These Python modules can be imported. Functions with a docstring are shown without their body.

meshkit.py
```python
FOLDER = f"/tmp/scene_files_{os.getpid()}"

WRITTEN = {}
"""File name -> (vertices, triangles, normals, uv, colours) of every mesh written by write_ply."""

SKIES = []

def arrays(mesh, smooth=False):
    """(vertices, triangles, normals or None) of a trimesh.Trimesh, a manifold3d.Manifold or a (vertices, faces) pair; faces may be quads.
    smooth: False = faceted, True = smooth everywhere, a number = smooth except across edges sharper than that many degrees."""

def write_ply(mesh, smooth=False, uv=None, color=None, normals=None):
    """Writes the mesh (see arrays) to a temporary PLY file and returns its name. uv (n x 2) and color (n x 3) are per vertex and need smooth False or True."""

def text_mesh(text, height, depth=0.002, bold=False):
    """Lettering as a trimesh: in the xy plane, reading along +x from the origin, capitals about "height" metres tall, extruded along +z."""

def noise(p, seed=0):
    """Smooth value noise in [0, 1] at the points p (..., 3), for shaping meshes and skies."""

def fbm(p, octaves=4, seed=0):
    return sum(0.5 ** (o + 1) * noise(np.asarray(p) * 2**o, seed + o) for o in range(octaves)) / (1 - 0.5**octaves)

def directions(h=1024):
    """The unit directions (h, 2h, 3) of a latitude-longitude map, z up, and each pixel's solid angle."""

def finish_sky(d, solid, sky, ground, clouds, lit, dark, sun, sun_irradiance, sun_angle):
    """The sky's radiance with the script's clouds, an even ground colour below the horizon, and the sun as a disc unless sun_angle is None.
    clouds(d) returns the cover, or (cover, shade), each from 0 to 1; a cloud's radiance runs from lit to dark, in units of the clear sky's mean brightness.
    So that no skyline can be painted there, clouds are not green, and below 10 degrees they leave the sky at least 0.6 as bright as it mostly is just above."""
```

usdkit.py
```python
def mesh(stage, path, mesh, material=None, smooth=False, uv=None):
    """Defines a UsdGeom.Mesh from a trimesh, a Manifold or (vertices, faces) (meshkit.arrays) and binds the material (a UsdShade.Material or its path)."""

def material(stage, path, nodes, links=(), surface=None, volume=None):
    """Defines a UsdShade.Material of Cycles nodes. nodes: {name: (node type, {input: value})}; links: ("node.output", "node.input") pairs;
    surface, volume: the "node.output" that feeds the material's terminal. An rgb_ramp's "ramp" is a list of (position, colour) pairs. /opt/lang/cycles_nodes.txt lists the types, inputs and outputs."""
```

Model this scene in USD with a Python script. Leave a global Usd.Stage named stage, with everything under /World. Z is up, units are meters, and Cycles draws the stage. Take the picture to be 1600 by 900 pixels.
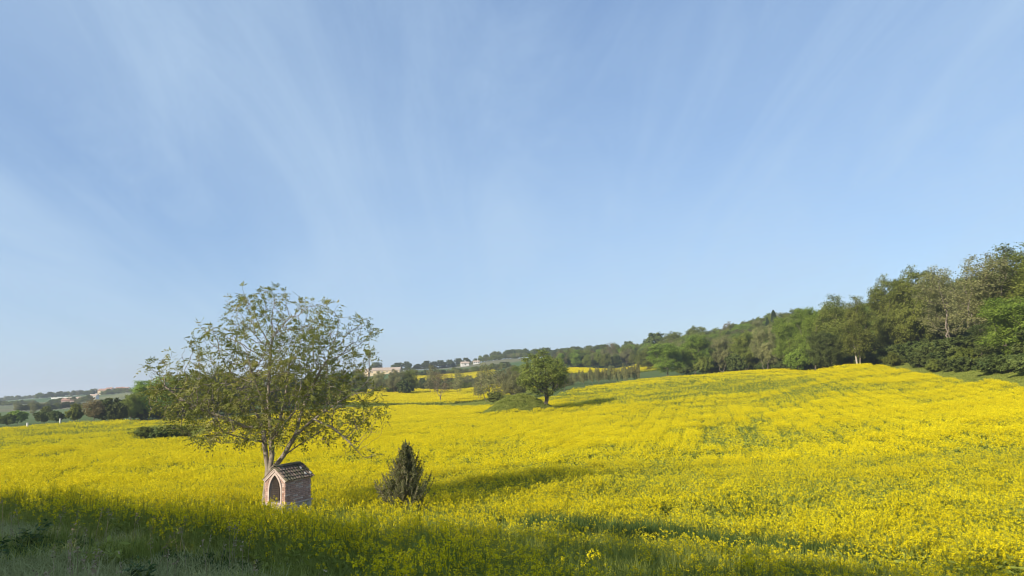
import math, random
import numpy as np
import trimesh, manifold3d, usdkit
from meshkit import noise, fbm
from scipy.interpolate import RBFInterpolator
from scipy.spatial import cKDTree
from pxr import Usd, UsdGeom, UsdLux, UsdShade, Gf, Sdf, Vt

stage = Usd.Stage.CreateInMemory()
UsdGeom.SetStageUpAxis(stage, "Z")
UsdGeom.SetStageMetersPerUnit(stage, 1.0)
UsdGeom.Xform.Define(stage, "/World")
UsdGeom.Scope.Define(stage, "/World/Looks")

# ------------------------------------------------------------------ camera, sky, sun, exposure
F_PX, PITCH, ROLL = 1050.0, math.radians(7.6), math.radians(2.0)     # eye at the origin, looking along +y
EXPOSURE = 0.58
SUN_EL, SUN_DIR_XY = math.radians(27.0), (-0.74, -0.67)              # behind the viewer's left shoulder
SKY_STRENGTH, SUN_INTENSITY = 0.13, 1.2

_fwd = np.array([0, math.cos(PITCH), math.sin(PITCH)])
_up0 = np.array([0, -math.sin(PITCH), math.cos(PITCH)])
_rt0 = np.array([1.0, 0, 0])
RIGHT = _rt0 * math.cos(ROLL) - _up0 * math.sin(ROLL)
UP = _up0 * math.cos(ROLL) + _rt0 * math.sin(ROLL)
cam = UsdGeom.Camera.Define(stage, "/World/camera")
cam.AddTransformOp().Set(Gf.Matrix4d(*RIGHT, 0, *UP, 0, *(-_fwd), 0, 0, 0, 0, 1))
cam.CreateHorizontalApertureAttr(36.0)
cam.CreateVerticalApertureAttr(20.25)
cam.CreateFocalLengthAttr(36.0 * F_PX / 1600.0)
cam.CreateClippingRangeAttr(Gf.Vec2f(0.1, 60000))
cam.CreateExposureAttr(EXPOSURE)

_h = np.array(SUN_DIR_XY) / np.hypot(*SUN_DIR_XY)
SUN = np.array([_h[0] * math.cos(SUN_EL), _h[1] * math.cos(SUN_EL), math.sin(SUN_EL)])
sun = UsdLux.DistantLight.Define(stage, "/World/sun")
sun.CreateIntensityAttr(SUN_INTENSITY)
sun.CreateNormalizeAttr(True)
sun.CreateAngleAttr(0.5)
sun.CreateColorAttr(Gf.Vec3f(1.0, 0.90, 0.74))
_z = SUN
_x = np.cross([0, 0, 1.0], _z); _x /= np.linalg.norm(_x)
_y = np.cross(_z, _x)
sun.AddTransformOp().Set(Gf.Matrix4d(*_x, 0, *_y, 0, *_z, 0, 0, 0, 0, 1))

SKY_LOOK = usdkit.material(stage, "/World/Looks/sky_look", {
    "sky": ("sky_texture", {"sky_type": "single_scattering", "sun_disc": False, "sun_elevation": SUN_EL,
                            "sun_rotation": math.atan2(SUN[0], SUN[1]), "altitude": 100.0, "air_density": 1.0, "aerosol_density": 0.8, "ozone_density": 2.2}),
    "tc": ("texture_coordinate", {}),
    "xyz": ("separate_xyz", {}),
    "zz": ("math", {"math_type": "add", "value2": 0.32}),
    "zc": ("math", {"math_type": "maximum", "value2": 0.05}),
    "px": ("math", {"math_type": "divide"}), "py": ("math", {"math_type": "divide"}),
    "pl": ("combine_xyz", {}),
    "m1": ("mapping", {"rotation": (0, 0, 0.5), "scale": (2.6, 0.6, 1), "location": (0.4, 0.2, 0)}),
    "n1": ("noise_texture", {"scale": 1.0, "detail": 10.0, "roughness": 0.62, "distortion": 1.2}),
    "m2": ("mapping", {"rotation": (0, 0, -0.6), "scale": (1.1, 0.7, 1), "location": (3.1, 1.7, 0)}),
    "n2": ("noise_texture", {"scale": 0.8, "detail": 5.0, "roughness": 0.5, "distortion": 0.4}),
    "r1": ("rgb_ramp", {"ramp": [(0.44, (0, 0, 0)), (0.74, (0.7, 0.7, 0.7))]}),
    "r2": ("rgb_ramp", {"ramp": [(0.34, (0, 0, 0)), (0.72, (1, 1, 1))]}),
    "sum": ("math", {"math_type": "add", "use_clamp": True}),
    "amt": ("math", {"math_type": "multiply", "value2": 0.55}),
    "veil": ("mix_color", {"fac": 0.55, "b": (1.32, 2.12, 3.6), "use_clamp": False}),
    "mix": ("mix_color", {"b": (2.7, 3.6, 4.6), "use_clamp": False}),
    "bg": ("background_shader", {"strength": SKY_STRENGTH}),
}, [("tc.generated", "xyz.vector"), ("xyz.z", "zc.value1"), ("zc.value", "zz.value1"),
    ("xyz.x", "px.value1"), ("zz.value", "px.value2"), ("xyz.y", "py.value1"), ("zz.value", "py.value2"),
    ("px.value", "pl.x"), ("py.value", "pl.y"),
    ("pl.vector", "m1.vector"), ("m1.vector", "n1.vector"), ("pl.vector", "m2.vector"), ("m2.vector", "n2.vector"),
    ("n1.fac", "r1.fac"), ("n2.fac", "r2.fac"), ("r1.color", "sum.value1"), ("r2.color", "sum.value2"),
    ("sum.value", "amt.value1"), ("amt.value", "mix.fac"), ("sky.color", "veil.a"), ("veil.result", "mix.a"), ("mix.result", "bg.color")], surface="bg.background")
dome = UsdLux.DomeLight.Define(stage, "/World/sky")
dome.CreateIntensityAttr(1.0)
UsdShade.MaterialBindingAPI.Apply(dome.GetPrim()).Bind(SKY_LOOK)

# ------------------------------------------------------------------ pixel <-> place
HZ = 450 + F_PX * math.tan(PITCH)
def ray(px, py):
    d = _fwd + RIGHT * (px - 800) / F_PX + UP * (450 - py) / F_PX
    return d
def at(px, py, d):
    r = ray(px, py)
    return r * (d / r[1])
def proj(p):
    p = np.atleast_2d(p)
    w = p @ _fwd
    w = np.where(w > 0.05, w, 0.05)
    return 800 + F_PX * (p @ RIGHT) / w, 450 - F_PX * (p @ UP) / w

# ------------------------------------------------------------------ helpers for prims
_used = {}
def numbered(parent, name):
    key = (str(parent), name)
    n = _used.get(key, -1) + 1
    _used[key] = n
    return f"{parent}/{name}" + (f"_{n:03d}" if n else "")
def tag(prim, label=None, cat=None, group=None, kind=None):
    p = prim if isinstance(prim, Usd.Prim) else prim.GetPrim()
    for k, v in (("label", label), ("category", cat), ("group", group), ("kind", kind)):
        if v:
            p.SetCustomDataByKey(k, v)
    return p
def thing(name, label=None, cat=None, loc=(0, 0, 0), rz=0.0, group=None, kind=None, scale=None):
    x = UsdGeom.Xform.Define(stage, numbered("/World", name))
    x.AddTranslateOp().Set(Gf.Vec3d(*map(float, loc)))
    x.AddRotateZOp().Set(float(math.degrees(rz)))
    if scale is not None:
        x.AddScaleOp().Set(Gf.Vec3f(*map(float, scale)))
    tag(x, label, cat, group, kind)
    return x
def obj(name, mesh, mat, parent=None, smooth=False, colors=None):
    base = "/World" if parent is None else (parent if isinstance(parent, str) else str(parent.GetPath()))
    m = usdkit.mesh(stage, numbered(base, name), mesh, mat, smooth=smooth)
    if colors is not None:
        UsdGeom.PrimvarsAPI(m).CreatePrimvar("tint", Sdf.ValueTypeNames.Color3fArray, "vertex").Set(Vt.Vec3fArray.FromNumpy(np.asarray(colors, np.float32)))
    return m
class MB:
    """collects vertices and triangles of one mesh"""
    def __init__(self):
        self.v, self.f, self.n = [], [], 0
    def add(self, v, f):
        v, f = np.asarray(v, float), np.asarray(f, int)
        if f.shape[1] == 4:
            f = np.vstack([f[:, [0, 1, 2]], f[:, [0, 2, 3]]])
        self.v.append(v); self.f.append(f + self.n); self.n += len(v)
        return self
    def tm(self, m):
        if hasattr(m, "to_mesh"):
            k = m.to_mesh(); return self.add(k.vert_properties[:, :3], k.tri_verts)
        return self.add(m.vertices, m.faces)
    def box(self, lo, hi):
        lo, hi = np.array(lo, float), np.array(hi, float)
        m = trimesh.creation.box(hi - lo); m.apply_translation((lo + hi) / 2)
        return self.tm(m)
    def get(self):
        return np.vstack(self.v), np.vstack(self.f)
def quads(c, a, b):
    """n diamonds with centres c and half axes a, b"""
    n = len(c)
    v = np.stack([c - a, c - b * 0.9, c + a, c + b * 0.9], 1).reshape(-1, 3)
    k = np.arange(n)[:, None] * 4
    return v, np.vstack([k + [0, 1, 2], k + [0, 2, 3]])
def unit(v):
    return v / (np.linalg.norm(v, axis=-1, keepdims=True) + 1e-12)
def rand_dirs(rng, n):
    return unit(rng.normal(size=(n, 3)))
def tube(points, radii, sides=5):
    p = np.asarray(points, float)
    t = unit(np.gradient(p, axis=0))
    a = unit(np.cross(t, np.where(np.abs(t[:, 2:]) < 0.9, [0, 0, 1.0], [1.0, 0, 0])))
    for i in range(1, len(p)):                                       # carry the frame along
        q = a[i - 1] - t[i] * (a[i - 1] @ t[i]); a[i] = q / (np.linalg.norm(q) + 1e-12)
    b = np.cross(t, a)
    ang = np.arange(sides) * 2 * np.pi / sides
    r = np.broadcast_to(radii, (len(p),))[:, None, None]
    v = p[:, None] + r * (np.cos(ang)[None, :, None] * a[:, None] + np.sin(ang)[None, :, None] * b[:, None])
    i, j = np.meshgrid(np.arange(len(p) - 1), np.arange(sides), indexing="ij")
    q = np.stack([i * sides + j, i * sides + (j + 1) % sides, (i + 1) * sides + (j + 1) % sides, (i + 1) * sides + j], -1).reshape(-1, 4)
    return v.reshape(-1, 3), np.vstack([q[:, [0, 1, 2]], q[:, [0, 2, 3]]])
# ------------------------------------------------------------------ materials
def rough(name, c0, c1, scale=3.0, rough=0.85, bump=0.0, bscale=20.0, c2=None, detail=4.0, translucent=0.0, per_object=0.0, space="position"):
    ramp = [(0.30, c0), (0.70, c1)] if c2 is None else [(0.28, c0), (0.52, c1), (0.72, c2)]
    n = {"g": ("geometry", {}), "n": ("noise_texture", {"scale": scale, "detail": detail, "roughness": 0.6}),
         "r": ("rgb_ramp", {"ramp": ramp}), "p": ("principled_bsdf", {"roughness": rough, "specular_ior_level": 0.2})}
    l = [("g.position", "n.vector")]
    if per_object > 0:
        n |= {"oi": ("object_info", {}), "mr": ("map_range", {"to_min": 1 - per_object, "to_max": 1 + per_object}), "h": ("hsv", {}),
              "mh": ("map_range", {"to_min": 0.5 - 0.03 * per_object, "to_max": 0.5 + 0.05 * per_object})}
        l += [("oi.random", "mr.value"), ("mr.result", "h.value"), ("oi.random", "mh.value"), ("mh.result", "h.hue"), ("r.color", "h.color")]
        col = "h.color"
    else:
        col = "r.color"
    l += [("n.fac", "r.fac"), (col, "p.base_color")]
    if bump > 0:
        n |= {"bn": ("noise_texture", {"scale": bscale, "detail": 4.0}), "b": ("bump", {"strength": bump, "distance": 0.02})}
        l += [("g.position", "bn.vector"), ("bn.fac", "b.height"), ("b.normal", "p.normal")]
    s = "p.BSDF"
    if translucent > 0:
        n |= {"t": ("translucent_bsdf", {}), "mx": ("mix_closure", {"fac": translucent})}
        l += [(col, "t.color"), ("p.BSDF", "mx.closure1"), ("t.BSDF", "mx.closure2")]
        s = "mx.closure"
    return usdkit.material(stage, "/World/Looks/" + name, n, l, surface=s)

M = {}
M["flower"] = rough("rape_flower", (0.66, 0.535, 0.003), (0.79, 0.67, 0.006), 0.35, 0.7, translucent=0.30)
M["bud"] = rough("rape_bud", (0.36, 0.40, 0.03), (0.50, 0.50, 0.04), 0.8, 0.7, translucent=0.25)
M["stem"] = rough("rape_stem", (0.175, 0.215, 0.026), (0.29, 0.32, 0.05), 0.6, 0.7, translucent=0.25)
M["grass"] = rough("verge_grass", (0.185, 0.225, 0.030), (0.33, 0.355, 0.075), 0.9, 0.75, translucent=0.3)
M["grass_dry"] = rough("verge_hay", (0.27, 0.285, 0.095), (0.41, 0.41, 0.17), 0.9, 0.8, translucent=0.25)
M["grass_dark"] = rough("weed_leaf_edge_shade", (0.045, 0.085, 0.015), (0.10, 0.145, 0.030), 1.5, 0.6, translucent=0.25)  # dark weed leaves; on the edge strip the dark tone is painted shade
M["bark"] = rough("bark", (0.16, 0.13, 0.095), (0.36, 0.31, 0.24), 5.0, 0.9, bump=0.5, bscale=30)
M["bark_pale"] = rough("bark_pale", (0.14, 0.115, 0.085), (0.26, 0.22, 0.17), 3.0, 0.9)
M["bark_dark"] = rough("bark_dark", (0.06, 0.05, 0.035), (0.13, 0.11, 0.08), 2.0, 0.9)
M["bark_far"] = rough("bark_far", (0.12, 0.095, 0.07), (0.24, 0.20, 0.15), 2.0, 0.9)
M["walnut"] = rough("young_leaf", (0.120, 0.140, 0.028), (0.225, 0.24, 0.052), 0.9, 0.55, c2=(0.30, 0.255, 0.080), translucent=0.4)
M["juniper"] = rough("juniper_needle", (0.070, 0.085, 0.028), (0.150, 0.155, 0.055), 2.5, 0.7, c2=(0.24, 0.20, 0.10), translucent=0.15)
LEAF = {
    "olive": ((0.122, 0.152, 0.023), (0.251, 0.270, 0.047)),
    "fresh": ((0.133, 0.203, 0.024), (0.274, 0.346, 0.048)),
    "dark": ((0.071, 0.099, 0.024), (0.155, 0.181, 0.040)),
    "grey": ((0.164, 0.168, 0.058), (0.293, 0.276, 0.110)),
    "brown": ((0.163, 0.124, 0.053), (0.275, 0.213, 0.091)),
}
for k, (a, b) in LEAF.items():
    M[k] = rough("leaf_" + k, a, b, 0.35, 0.6, translucent=0.38, per_object=0.22)
M["cypress"] = rough("cypress_needle", (0.018, 0.035, 0.014), (0.045, 0.070, 0.025), 1.2, 0.7)

# ------------------------------------------------------------------ the lie of the land
CROP = 0.95                                                          # height of the rapeseed
def warp(x, y):
    r = np.hypot(x, y) + 1e-9
    k = np.log1p(r / 4.0) / r
    return np.stack([x * k, y * k], -1)
_ctl = []
def g(px, py, d, off=0.0):
    p = at(px, py, d); _ctl.append((p[0], p[1], p[2] - off))
for q in [(0, 900, 9.0, .35), (400, 900, 9.0, .5), (800, 900, 9.0, .7), (1200, 900, 9.5, .7), (1600, 900, 10.2, .7),
          (0, 830, 14.5, .35), (400, 838, 15.5, .5), (800, 842, 14.5, .7), (1200, 862, 12.8, .7),
          (0, 785, 22, .6), (200, 790, 23, .6), (450, 800, 25, .6), (630, 796, 25.5, .6), (800, 800, 20.5, .9), (1200, 835, 16, .95), (1600, 885, 12, .95)]:
    g(*q)
for q in [(-250, 780, 30), (0, 750, 38), (200, 745, 40), (-250, 710, 65), (0, 700, 65), (0, 678, 100), (0, 668, 130), (-300, 680, 130), (100, 658, 140), (200, 655, 150), (200, 700, 62), (300, 655, 150),
          (400, 740, 39), (400, 700, 60), (400, 660, 105), (620, 740, 39), (620, 690, 62), (620, 650, 110), (620, 625, 190),
          (800, 750, 32), (800, 700, 52), (800, 660, 85), (830, 633, 125), (900, 607, 165), (950, 600, 180), (900, 640, 108),
          (1000, 592, 200), (1000, 620, 115), (1000, 680, 58), (1100, 583, 190), (1200, 760, 25), (1200, 700, 45), (1200, 640, 80), (1200, 610, 110), (1200, 576.5, 168),
          (1350, 567, 135), (1350, 600, 95), (1420, 640, 62), (1420, 577, 118), (1500, 590, 92), (1600, 602, 76), (1600, 640, 52), (1600, 700, 32), (1600, 800, 17),
          (1900, 600, 62), (1900, 700, 27), (1900, 800, 15)]:
    g(*q, CROP)
for q in [(1600, 588, 84), (1500, 580, 106), (1420, 571, 132), (1800, 588, 70),            # grass track and the wood's floor
          (1600, 560, 100), (1600, 470, 130), (1500, 540, 135), (1500, 475, 165), (1400, 545, 175), (1400, 490, 215), (1300, 555, 215), (1300, 505, 270), (1210, 560, 240), (1210, 520, 335), (1900, 480, 100),
          (1130, 572, 260), (1130, 535, 390), (1050, 552, 400), (1020, 578, 290), (960, 566, 420), (960, 580, 330), (900, 578, 330), (880, 562, 600),
          (650, 611, 300), (760, 622, 210), (700, 600, 400), (700, 588, 460), (700, 575, 740), (780, 562, 850), (620, 580, 700), (560, 614, 280), (560, 590, 600), (480, 600, 600),
          (0, 658, 260), (-200, 655, 420), (0, 641, 420), (60, 640, 420), (100, 632, 600), (110, 619, 880), (200, 613, 850), (0, 627, 1150), (-300, 640, 1100), (260, 622, 400), (250, 608, 800), (350, 606, 800), (150, 648, 260)]:
    g(*q)
_ctl += [(0, 0, -1.65), (3, 1, -1.85), (-3, 1, -1.8), (0, 4, -2.3), (-6, -1, -1.5), (6, -1, -1.9), (0, -4, -1.3), (-20, -12, -0.5), (0, -14, -0.6), (20, -12, -1.2), (-60, -12, 0.0), (-45, 8, -1.5), (-60, 40, -4.0), (45, 10, -2.5), (50, 40, -1.0),
         (0, -60, 2), (-80, -60, 3), (80, -60, 2), (0, -400, 4), (400, -100, 8), (-400, -100, 0), (-500, 200, -8), (300, 150, 16), (0, -3000, 0), (3000, 0, 20), (-3000, 0, -14), (-1800, 2600, -16), (0, 3500, 5), (1800, 2600, 30), (-700, 2400, -16),
         (0, -9000, 0), (9000, 0, 10), (-9000, 0, -16), (-5000, 7000, -20), (0, 9000, -10), (5000, 7000, 10)]
_c = np.array(_ctl)
_rbf = RBFInterpolator(warp(_c[:, 0], _c[:, 1]), _c[:, 2], kernel="thin_plate_spline", smoothing=0.002)
MOUND = at(812, 640, 117)[:2]
def height(x, y):
    x, y = np.asarray(x, float).ravel(), np.asarray(y, float).ravel()
    z = _rbf(warp(x, y))
    q = np.stack([x, y, np.zeros_like(x)], -1)
    r = np.hypot(x, y)
    z = z + (fbm(q / 9.0, 3, 5) - 0.5) * 0.30 * np.clip((r - 4) / 20, 0, 1) + (fbm(q / 60.0, 2, 9) - 0.5) * 2.0 * np.clip((r - 150) / 300, 0, 1)
    dx, dy = x - MOUND[0], y - MOUND[1]
    z = z + 3.0 * np.exp(-((dx / 5.2) ** 2 + (dy / 5.6) ** 2) ** 1.3)
    return z
def ground_at(px, d):
    x = at(px, 600, d)[0]
    return np.array([x, d, float(height(x, d)[0])])

_nt, _nr = 640, 380
_fa = np.linspace(-0.5, 0.5, _nt, endpoint=False)
_th = 2 * np.pi * (_fa * 0.35 + 0.65 * 4 * _fa ** 3)                 # finer straight ahead
_rr = np.concatenate([[0.8], np.geomspace(2.0, 11000, _nr)])
_TX = _rr[:, None] * np.sin(_th)[None]; _TY = _rr[:, None] * np.cos(_th)[None]
_V = np.stack([_TX.ravel(), _TY.ravel(), height(_TX, _TY)], -1)
_i, _j = np.meshgrid(np.arange(len(_rr) - 1), np.arange(_nt), indexing="ij")
_q = np.stack([_i * _nt + _j, _i * _nt + (_j + 1) % _nt, (_i + 1) * _nt + (_j + 1) % _nt, (_i + 1) * _nt + _j], -1).reshape(-1, 4)[:, ::-1]
_cen = np.array([[0, 0, -1.65]])
_cf = np.array([[len(_V), (j + 1) % _nt, j] for j in range(_nt)])
_tv, _tf = np.vstack([_V, _cen]), np.vstack([_q[:, [0, 1, 2]], _q[:, [0, 2, 3]], _cf])
GROUND_LOOK = usdkit.material(stage, "/World/Looks/ground_look", {
    "g": ("geometry", {}),
    "big": ("noise_texture", {"scale": 0.012, "detail": 3.0}),
    "vor": ("voronoi_texture", {"scale": 0.0065, "randomness": 0.9}),
    "fine": ("noise_texture", {"scale": 1.2, "detail": 6.0, "roughness": 0.7}),
    "rf": ("rgb_ramp", {"ramp": [(0.30, (0.050, 0.075, 0.022)), (0.55, (0.085, 0.120, 0.032)), (0.75, (0.135, 0.150, 0.055))]}),
    "sep": ("separate_color", {}),
    "rb": ("rgb_ramp", {"ramp": [(0.0, (0.055, 0.105, 0.030)), (0.4, (0.10, 0.14, 0.045)), (0.6, (0.16, 0.15, 0.08)), (0.8, (0.075, 0.12, 0.035)), (1.0, (0.17, 0.17, 0.075))]}),
    "len": ("vector_math", {"math_type": "length"}),
    "far": ("map_range", {"from_min": 260.0, "from_max": 420.0, "clamp": True}),
    "mx": ("mix_color", {}),
    "p": ("principled_bsdf", {"roughness": 0.95, "specular_ior_level": 0.1}),
    "b": ("bump", {"strength": 0.6, "distance": 0.08}),
}, [("g.position", "fine.vector"), ("g.position", "vor.vector"), ("vor.color", "sep.color"), ("sep.r", "rb.fac"), ("fine.fac", "rf.fac"),
    ("rf.color", "mx.a"), ("rb.color", "mx.b"), ("mx.result", "p.base_color"), ("fine.fac", "b.height"), ("b.normal", "p.normal"),
    ("g.position", "len.vector1"), ("len.value", "far.value"), ("far.result", "mx.fac")], surface="p.BSDF")
tag(obj("ground", (_tv, _tf), GROUND_LOOK, smooth=True), kind="structure")
# ------------------------------------------------------------------ plants of the field and the verge (patches that are strewn)
def plant_patch(rng, size, n_plants, tall, fl, heads, petals, psize, leaves, lsize, stem_r, bud=0.25, lean=0.12, sides=3, row=0.0):
    """a patch of rapeseed: returns the meshes of stalks with leaves, and of flowers, and of buds"""
    S, Fm, B = MB(), MB(), MB()
    for _ in range(n_plants):
        x, y = rng.uniform(-size / 2, size / 2, 2)
        h = tall * rng.uniform(0.72, 1.1)
        edge = 0.0
        if row:                                                      # a furrow along both long sides of the patch
            x = rng.uniform(-row / 2, row / 2); edge = math.exp(-((row / 2 - abs(x)) / 0.19) ** 2); h *= 1 - 0.26 * edge
        d = rng.normal(0, lean, 2) * h
        base, top = np.array([x, y, -0.12]), np.array([x + d[0], y + d[1], h])
        mid = (base + top) / 2 + np.r_[rng.normal(0, 0.03, 2), 0]
        if stem_r:
            S.add(*tube([base, mid, top], [stem_r * 1.3, stem_r, stem_r * 0.5], sides))
        # leaves
        t = rng.uniform(0.08, 0.75, leaves)[:, None]
        c = base + (top - base) * t
        out = unit(np.c_[rng.normal(size=(leaves, 2)), rng.uniform(-0.1, 0.8, leaves)])
        ln = lsize * rng.uniform(0.6, 1.3, (leaves, 1)) * (1.15 - t * 0.6)
        side = unit(np.cross(out, rng.normal(size=(leaves, 3))))
        S.add(*quads(c + out * ln, out * ln, side * ln * 0.32))
        if rng.uniform() > fl * (1 - 0.45 * edge):
            continue
        for k in range(heads):
            if k == 0:
                p = top
            else:
                s = rng.uniform(0.62, 0.9)
                o = np.r_[rng.normal(0, 0.09, 2), 0]
                q = base + (top - base) * s
                p = q + o + [0, 0, h * rng.uniform(0.08, 0.24)]
                if stem_r:
                    S.add(*tube([q, p], [stem_r * 0.7, stem_r * 0.4], 3))
            rad = psize * 2.2
            e = rng.normal(size=(petals, 3)) * [rad * 0.55, rad * 0.55, rad * 0.8]
            nrm = unit(e * [1, 1, 0.5] + rng.normal(size=e.shape) * rad * 0.6 + [0, 0, rad * 0.5])
            a = unit(np.cross(nrm, rng.normal(size=nrm.shape))); b = np.cross(nrm, a)
            ps = psize * rng.uniform(0.7, 1.25, (petals, 1))
            Fm.add(*quads(p + e, a * ps, b * ps))
            if bud and rng.uniform() < bud:
                e = rng.normal(size=(3, 3)) * rad * 0.25 + [0, 0, rad * 0.9]
                a = rand_dirs(rng, 3) * psize * 0.6; b = rand_dirs(rng, 3) * psize * 0.6
                B.add(*quads(p + e, a, b))
    return S, Fm, B

def grass_patch(rng, size, n, tall, width, bend=0.5):
    x = rng.uniform(-size / 2, size / 2, (n, 2)); h = tall * rng.uniform(0.45, 1.15, (n, 1))
    th = rng.uniform(0, 2 * np.pi, n); o = np.c_[np.cos(th), np.sin(th)]; s = np.c_[-np.sin(th), np.cos(th), np.zeros(n)] * width
    b = np.c_[x, np.full(n, -0.05)]
    m = np.c_[x + o * h * 0.12, h * 0.6]; t = np.c_[x + o * h * bend * rng.uniform(0.2, 1.2, (n, 1)), h * rng.uniform(0.8, 1.0, (n, 1))]
    v = np.stack([b - s, b + s, m + s * 0.7, m - s * 0.7, t], 1).reshape(-1, 3)
    k = np.arange(n)[:, None] * 5
    return v, np.vstack([k + [0, 1, 2], k + [0, 2, 3], k + [3, 2, 4]])

class Strewn:
    """one PointInstancer: prototypes of a few meshes each, and where they stand"""
    def __init__(self, name, label, cat):
        self.path = numbered("/World", name)
        self.pi = UsdGeom.PointInstancer.Define(stage, self.path)
        tag(self.pi, label, cat, kind="stuff")
        self.protos, self.pos, self.idx, self.rot, self.scl = [], [], [], [], []
    def proto(self, parts, name="patch"):
        p = numbered(self.path, name)
        UsdGeom.Xform.Define(stage, p)
        for nm, mb, mat in parts:
            v = mb.get() if isinstance(mb, MB) and mb.n else (mb if isinstance(mb, tuple) else None)
            if v is not None:
                obj(nm, v, mat, p)
        self.protos.append(p)
        return len(self.protos) - 1
    def put(self, k, pos, yaw, scale, up=None):
        q = Gf.Quatf(math.cos(yaw / 2), 0, 0, math.sin(yaw / 2))
        if up is not None:                                           # lean the patch to the slope
            q = Gf.Quatf(Gf.Rotation(Gf.Vec3d(0, 0, 1), Gf.Vec3d(*map(float, up))).GetQuat()) * q
        self.idx.append(k); self.pos.append(pos); self.rot.append(Gf.Quath(q)); self.scl.append(scale)
    def done(self):
        self.pi.CreatePrototypesRel().SetTargets([Sdf.Path(p) for p in self.protos])
        self.pi.CreateProtoIndicesAttr(Vt.IntArray.FromNumpy(np.array(self.idx, np.int32)))
        self.pi.CreatePositionsAttr(Vt.Vec3fArray.FromNumpy(np.array(self.pos, np.float32)))
        self.pi.CreateScalesAttr(Vt.Vec3fArray.FromNumpy(np.array(self.scl, np.float32)))
        self.pi.CreateOrientationsAttr(Vt.QuathArray(self.rot))

def inside(poly, x, y):
    poly = np.asarray(poly, float); x, y = np.asarray(x), np.asarray(y); c = np.zeros(x.shape, bool)
    for (x0, y0), (x1, y1) in zip(poly, np.roll(poly, -1, 0)):
        hit = (y0 > y) != (y1 > y)
        c ^= hit & (x < (x1 - x0) * (y - y0) / ((y1 - y0) if y1 != y0 else 1e-9) + x0)
    return c
def ground_poly(pts):
    """a polygon on the ground plan from (pixel column, depth) corners"""
    return np.array([at(px, 600, d)[:2] for px, d in pts])

# where what grows: polygons on the plan
FIELD = ground_poly([(-330, 30), (0, 23.5), (200, 24.5), (450, 27), (640, 27.8), (740, 24.6), (800, 22.4), (1000, 19.6), (1200, 17.7), (1400, 15.4), (1600, 13.4), (1950, 12.1),
                     (2000, 52), (1600, 76), (1500, 93), (1420, 119), (1350, 136), (1200, 170), (1100, 192), (1000, 204), (950, 186), (900, 170), (850, 150), (832, 140),
                     (770, 140), (700, 150), (640, 160), (560, 150), (400, 150), (300, 152), (200, 152), (100, 141), (0, 131), (-330, 126)])
FIELD2 = ground_poly([(560, 182), (640, 176), (720, 185), (790, 200), (830, 220), (800, 300), (650, 305), (545, 285), (500, 240)])   # beyond the ditch
FIELD3 = ground_poly([(640, 400), (770, 400), (775, 490), (650, 490)])
FIELD4 = ground_poly([(860, 290), (1030, 285), (1020, 345), (870, 345)])
MOUND_AREA = [(MOUND[0] + 7.0 * math.cos(a), MOUND[1] + 7.0 * math.sin(a)) for a in np.linspace(0, 2 * np.pi, 20, endpoint=False)]
HOLE = ground_poly([(200, 78), (212, 100), (240, 120), (310, 120), (330, 100), (310, 76)])                                # overgrown pit on the left
TRACK = ground_poly([(1352, 137), (1425, 119.5), (1503, 93.5), (1605, 76.5), (2000, 53), (2000, 58), (1620, 88), (1520, 110), (1430, 136), (1360, 150)])
DITCH = ground_poly([(560, 152), (640, 162), (720, 156), (800, 150), (840, 160), (830, 215), (780, 198), (720, 183), (640, 174), (560, 180)])

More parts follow.
